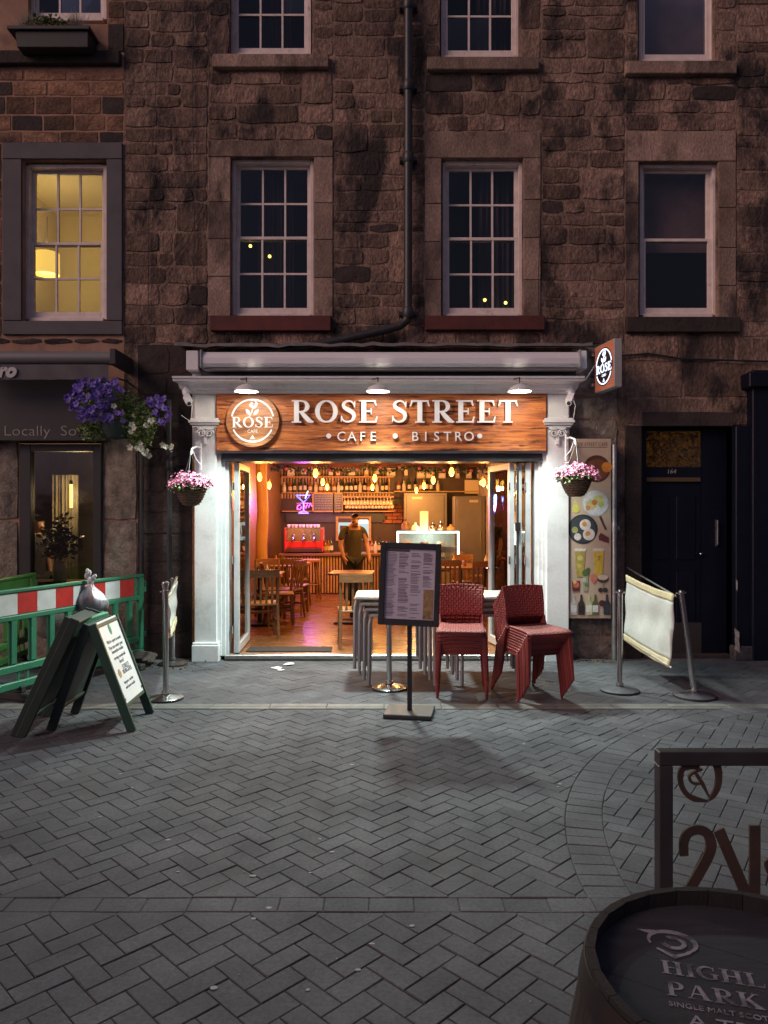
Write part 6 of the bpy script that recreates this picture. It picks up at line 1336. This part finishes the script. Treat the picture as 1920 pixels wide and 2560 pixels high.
NM = frame_m(q[0]+nn*.001, (q[1]-q[0]), (q[3]-q[0])); NW = (q[1]-q[0]).length; NH = (q[3]-q[0]).length; ink2 = pm('notice_print',(.10,.11,.13),.7)
for s_2, y_, sz in (("We're open as usual",.70,.04),('You can order your',.63,.042),('favourites inside',.575,.042),('serving wonderful',.50,.038),('beers!',.44,.042),('STREET',.36,.052),('BURGERS',.305,.052),('burgers, nachos',.2,.036),('and more inside',.14,.036)):
    off = .6 if s_2 in ('STREET','BURGERS') else .5; sans(s_2, sz, NM @ Matrix.Translation((NW*off,NH*y_*1.02,.0004)), .0006, ink2, ab, 'notice_lettering', align='CENTER', shear=.2 if sz < .05 else 0)
MB().prism(ell(0,0,.026,.045,0,345,20), NM @ Matrix.Translation((NW*.5,NH*.87,0)), .0004, .0016).build('green_mark', pm('green_print',(.03,.2,.13),.6), ab); MB().prism(ell(0,0,.03,.035,0,345,20), NM @ Matrix.Translation((NW*.24,NH*.345,0)), .0004, .0016).build('burger_mark', pm('tan_print',(.42,.24,.10),.6,col2=(.3,.15,.05),scale=30), ab)
for u,v in ((.07,.05),(.93,.05),(.07,.95),(.93,.95)): MB().prism(ell(0,0,.011,.011,0,330,11), NM @ Matrix.Translation((NW*u,NH*v,0)), .0004, .004).build('screw', M['blackpaint'], ab)
fb = thing('folded_a_board','dark folded A-board leaning against the notice board','A-board',(-2.75,5.8,0))
panel(fb,(-2.74,5.58,0),(-2.80,6.14,0),(-2.36,5.66,.88),(-2.42,6.2,.88),.16,dg2); panel(fb,(-2.79,5.59,0),(-2.85,6.15,0),(-2.41,5.67,.89),(-2.47,6.21,.89),.16,dg2)
# broken piece of barrier wedged over the boards
t = thing('barrier_end_piece','light green barrier end with red patch lying over the dark boards','barrier',P(228,1548,6.1)); lg_ = pm('pale_green_plastic',(.10,.34,.20),.45)
MB().bar(P(192,1560,5.95),P(268,1536,6.2),.05,.05).build('rail', lg_, t, bevel=.008); MB().bar(P(200,1560,5.95),P(208,1578,5.95),.03,.03).build('stub', lg_, t); MB().bar(P(262,1550,6.18),P(250,1578,6.18),.045,.02).build('red_patch', rst, t)
# sand bags in the dark corner
for (px_,py_,s_2,lb) in ((140,1560,.2,'pale sandbag slumped behind the striped barrier'),(352,1655,.16,'crumpled dark sack at the foot of the stone pier')):
    Y_ = 8.1 if px_ < 200 else 8.2; c = Vector((X(px_,Y_),Y_,s_2*.5)) if px_ > 200 else Vector((X(px_,Y_),Y_,.5))
    vs = []; n = 20; mm = 10
    for i in range(mm+1):
        for j in range(n):
            a = 2*math.pi*j/n; ph = math.pi*i/mm; k_ = 1+.14*math.sin(a*3+i)+.08*math.sin(a*7-i*2); vs.append(c+Vector((s_2*1.1*k_*math.sin(ph)*math.cos(a), s_2*.8*k_*math.sin(ph)*math.sin(a), -s_2*.5*math.cos(ph)*(1 if px_ > 200 else 2.1))))
    o = MB().add(vs,[(i*n+j,i*n+(j+1) % n,(i+1)*n+(j+1) % n,(i+1)*n+j) for i in range(mm) for j in range(n)]).build('sandbag', pm('sack_cloth',(.22,.2,.18) if px_ < 200 else (.09,.07,.06),.9,bump=.8,bscale=14,bdist=.03), org=(c.x,c.y,0), smooth=True); tag(o,lb,'sack')
# --- scraps and gum spots
for (px_,py_,lb) in ((690,1671,'crumpled white paper scrap nearest the open folding door on the paving'),(724,1662,'oval white paper scrap lying beside the cafe threshold'),(703,1677,'small torn paper scrap trailing below the crumpled one')):
    p = gp_(px_,py_); n_ = 9; vs = [p+Vector((0,0,.012))]; 
    for j in range(n_): a = 2*math.pi*j/n_; r_ = random.uniform(.04,.065)*(.7 if px_ == 703 else 1); vs.append(p+Vector((r_*1.2*math.cos(a),r_*math.sin(a),.006+random.uniform(0,.012))))
    o = MB().add(vs,[(0,1+j,1+(j+1) % n_) for j in range(n_)]).build('paper_scrap', M['letter_white'], org=tuple(p)); tag(o,lb,'paper scrap')
gm = MB()
for (px_,py_) in ((445,2180),(632,2190),(775,2182),(830,2130),(800,2098),(672,2270),(895,2425),(535,2470),(770,2475),(330,1970),(250,2043),(848,1898),(880,1912),(634,2297),(1310,1860),(1380,1862),(1030,2315),(1400,1960),(420,2100),(300,1935),(1610,1840),(1780,1822),(1395,1967),(930,2360)):
    p = gp_(px_,py_); r_ = random.uniform(.008,.015); gm.lathe([(r_*.85,.0),(r_*.75,.0009),(r_*.3,.0011)],p+Vector((0,0,.0012)),9,random.uniform(.8,1.5),random.uniform(.7,1))
for _ in range(60):
    y_ = random.uniform(2.4,6.2); p = Vector((random.uniform(-.5,.5)*y_,y_,.0015)); r_ = random.uniform(.002,.005); gm.lathe([(r_,0),(r_*.7,.0016)],p,6)
tag(gm.build('gum_spots', pm('dried_gum',(.27,.26,.26),.8,col2=(.17,.165,.165),scale=30)), 'pale dried gum spots scattered over the paving', 'gum spots', kind='stuff')
# dead leaves and grit along the wall foot
lt = leafcloud([Vector((random.uniform(-3.4,-2.0),random.uniform(7.9,8.4),.01)) for _ in range(120)]+[Vector((random.uniform(2.1,2.7),random.uniform(8.3,8.5),.01)) for _ in range(90)],.03,0); tag(lt.build('leaf_litter', pm('dead_leaves',(.10,.06,.03),.9,attr=.4)), 'dead leaves and grit along the foot of the walls', 'litter', kind='stuff')
# --- rusty frame sign in the foreground
Yf_ = 2.2; t = thing('metal_frame_sign','dark steel frame with heart and cut out letters behind the barrel','sign',(X(1780,Yf_),Yf_,0)); rm_ = pm('dark_steel',(.045,.044,.05),.55,.4,col2=(.032,.028,.03),scale=6,bump=.2,bscale=40,bdist=.002); ru = pm('rusty_steel',(.035,.025,.022),.75,.2,col2=(.055,.032,.024),scale=12,bump=.4,bscale=60,bdist=.003)
px0 = X(1648,Yf_); zt = Z(1882,Yf_)+.002
MB().box(px0,px0+.042,Yf_,Yf_+.042,0,zt-.0421).build('post', rm_, t, bevel=.003); MB().box(px0,px0+1.1,Yf_,Yf_+.042,zt-.042,zt).build('top_bar', rm_, t, bevel=.003); MB().box(px0+1.058,px0+1.1,Yf_,Yf_+.042,0,zt-.0421).build('post', rm_, t, bevel=.003); MB().box(px0+.042,px0+1.058,Yf_+.002,Yf_+.04,.3,.342).build('bottom_bar', rm_, t, bevel=.003)
def z5(x_,y_): return (1380+x_*.3527, 1780+y_*.3527)
def smooth(p, w, n=5):
    w = list(w) if isinstance(w,(list,tuple)) else [w]*len(p); q, v = [], []
    for i in range(len(p)-1):
        a, b, c, d = p[max(i-1,0)], p[i], p[i+1], p[min(i+2,len(p)-1)]
        for k in range(n):
            t_ = k/n; q.append(tuple(.5*(2*b[m]+(c[m]-a[m])*t_+(2*a[m]-5*b[m]+4*c[m]-d[m])*t_*t_+(3*b[m]-a[m]-3*c[m]+d[m])*t_**3) for m in (0,1))); v.append(w[i]*(1-t_)+w[i+1]*t_)
    return q+[p[-1]], v+[w[-1]]
def cut(paths, nm, w_):
    o = front(1700,1900,Yf_+.026); f = lambda q: ((z5(*q)[0]-1700)*Yf_/F, -(z5(*q)[1]-1900)*Yf_/F)
    mb = MB()
    for i, (pth, ww) in enumerate(paths):
        if len(pth) > 3: pth, ww = smooth(pth, ww)
        mb.strip([f(q) for q in pth], [u*.3527*Yf_/F for u in ww] if isinstance(ww,list) else ww*.3527*Yf_/F, o, 0, .008+i*.0006)
    mb.build(nm, ru, t)
cut([([(1000,390),(1060,350),(1120,345),(1165,375),(1180,450),(1170,530),(1140,590),(1108,628)],[20,40,46,52,48,44,36,8]),([(1040,395),(980,385),(925,395),(905,450),(915,520),(950,580),(1010,615),(1105,630)],[20,34,40,36,34,36,40,8]),([(1060,400),(1010,420),(970,450),(985,495),(1030,505),(1060,490)],18),([(1015,430),(1060,500),(1110,600)],[22,26,10])],'heart',0)
cut([([(932,1022),(930,930),(960,860),(1030,835),(1100,865),(1125,940),(1110,1010),(1060,1110),(985,1240),(900,1400),(880,1450)],[60,64,66,66,70,74,74,74,74,74,74]),([(860,1440),(1140,1440)],70)],'digit',0)
cut([([(1180,835),(1390,1330),(1440,1440)],[78,78,78]),([(1438,805),(1436,1440)],76)],'letter',0); cut([([(1600,1050),(1530,1070),(1560,1160),(1620,1180)],44)],'letter',0)
# --- whisky barrel
bc = Vector((.652,1.292,0)); t = thing('whisky_barrel','dark oak barrel with pale stencilled whisky lettering on its head, cropped at the corner','barrel',bc); HB = .9
oak = pm('weathered_oak',(.012,.0105,.0105),.85,col2=(.007,.0065,.0065),scale=5,stretch=(6,6,.6),rnd=.3,bump=.5,bscale=30,bdist=.004); headm = pm('black_stained_oak',(.021,.0205,.026),.8,col2=(.034,.033,.04),scale=3,stretch=(2,14,1),rnd=.2,dark=(.12,.115,.13),dscale=16,dlo=.62,dhi=.78,bump=.5,bscale=40,bdist=.003); hoop = pm('barrel_hoop',(.04,.04,.044),.5,.7,col2=(.06,.045,.04),scale=14)
br = lambda z: .262+.052*(1-((z-.45)/.45)**2)+.026
ns = 26
for k in range(ns):
    a0 = 2*math.pi*k/ns; a1 = 2*math.pi*(k+1)/ns-.006; mb = MB(); vs = []; zs = [0,.15,.3,.45,.6,.75,.9]
    for z_ in zs:
        for (a,dr) in ((a0,0),((a0+a1)/2,.0012),(a1,0),(a1,-.015),(a0,-.015)): r_ = br(z_)+dr; vs.append(bc+Vector((r_*math.cos(a),r_*math.sin(a),z_)))
    f_ = []
    for i in range(6):
        for j in range(5): f_.append((i*5+j,i*5+(j+1) % 5,(i+1)*5+(j+1) % 5,(i+1)*5+j))
    mb.add(vs,f_+[(4,3,2,1,0),(30,31,32,33,34)]); mb.build('stave', oak, t)
for (z0_,z1_) in ((.0,.05),(.17,.21),(.29,.33),(.57,.61),(.69,.73),(.845,.892)):
    MB().lathe([(br(z0_)+.001,z0_),(br(z0_)+.0035,z0_),(br(z1_)+.0035,z1_),(br(z1_)+.001,z1_)],bc,64,cap=False).build('hoop', hoop, t, smooth=True)
hr = br(.87)-.017; hz_ = .866; ang = R(-15); hdir = Vector((math.cos(ang),math.sin(ang),0)); hup = Vector((-math.sin(ang),math.cos(ang),0)); nbd = 6
for k in range(nbd):
    x0_ = -hr+2*hr*k/nbd; x1_ = -hr+2*hr*(k+1)/nbd-.0015; pts = [(x0_+(x1_-x0_)*i/6, -math.sqrt(max(hr*hr-(x0_+(x1_-x0_)*i/6)**2,0))) for i in range(7)]; pts += [(x,-y) for x,y in reversed(pts)]
    cl = [pts[0]]
    for p_ in pts[1:]:
        if math.hypot(p_[0]-cl[-1][0],p_[1]-cl[-1][1]) > 1e-4: cl.append(p_)
    if math.hypot(cl[0][0]-cl[-1][0],cl[0][1]-cl[-1][1]) < 1e-4: cl.pop()
    hm_ = frame_m(bc+Vector((0,0,hz_)),hup,-hdir); hm_ = frame_m(bc+Vector((0,0,hz_)), Vector((math.cos(ang+R(72)),math.sin(ang+R(72)),0)), Vector((math.cos(ang+R(162)),math.sin(ang+R(162)),0)))
    MB().prism(cl, hm_, -.025, random.uniform(-.0008,.0004)).build('head_board', headm, t)
sten = pm('worn_white_stencil',(.26,.25,.28),.85,col2=(.06,.058,.068),scale=34,lo=.44,hi=.64); HM = frame_m(bc+Vector((0,0,hz_+.0005)),hdir,hup)
def hl(px_,py_): Y_ = (H-hz_)*F/(py_-1280); p = Vector((X(px_,Y_),Y_,0))-bc; return (p.dot(hdir), p.dot(hup))
def sten_text(s, px_, py_, h_, width):
    x_, y_ = hl(px_,py_)
    for ch_, mb in serif(s, h_, HM @ Matrix.Translation((x_,y_,0)), .0001, width): mb.build('stencil_letter', sten, t)
sten_text('HIGHLAND', 1655, 2432, .040, .300); sten_text('PARK', 1668, 2487, .040, .155)
x_, y_ = hl(1672,2514); sans('SINGLE MALT SCOTCH WHISKY', .018, HM @ Matrix.Translation((x_,y_,0)), .0004, sten, t, 'stencil_lettering', width=.25)
x_, y_ = hl(1722,2565); sans('A TRIBE', .042, HM @ Matrix.Translation((x_,y_,0)), .0004, sten, t, 'stencil_lettering', width=.16)
ex, ey = hl(1680,2356); em = MB(); EM = HM @ Matrix.Translation((ex,ey,0)); em.strip(ell(0,0,.043,.036,-60,200,18),[.004+.008*math.sin(math.pi*i/18) for i in range(19)],EM,0,.0006); em.strip(ell(.002,-.002,.02,.018,-160,120,14),.009,EM,0,.0008); em.prism([(-.062,.03),(-.02,.036),(-.03,.018)],EM,0,.0007); em.strip([(-.03,-.028),(0,-.05),(.03,-.03)],[.004,.012,.004],EM,0,.0009); em.build('emblem', sten, t)
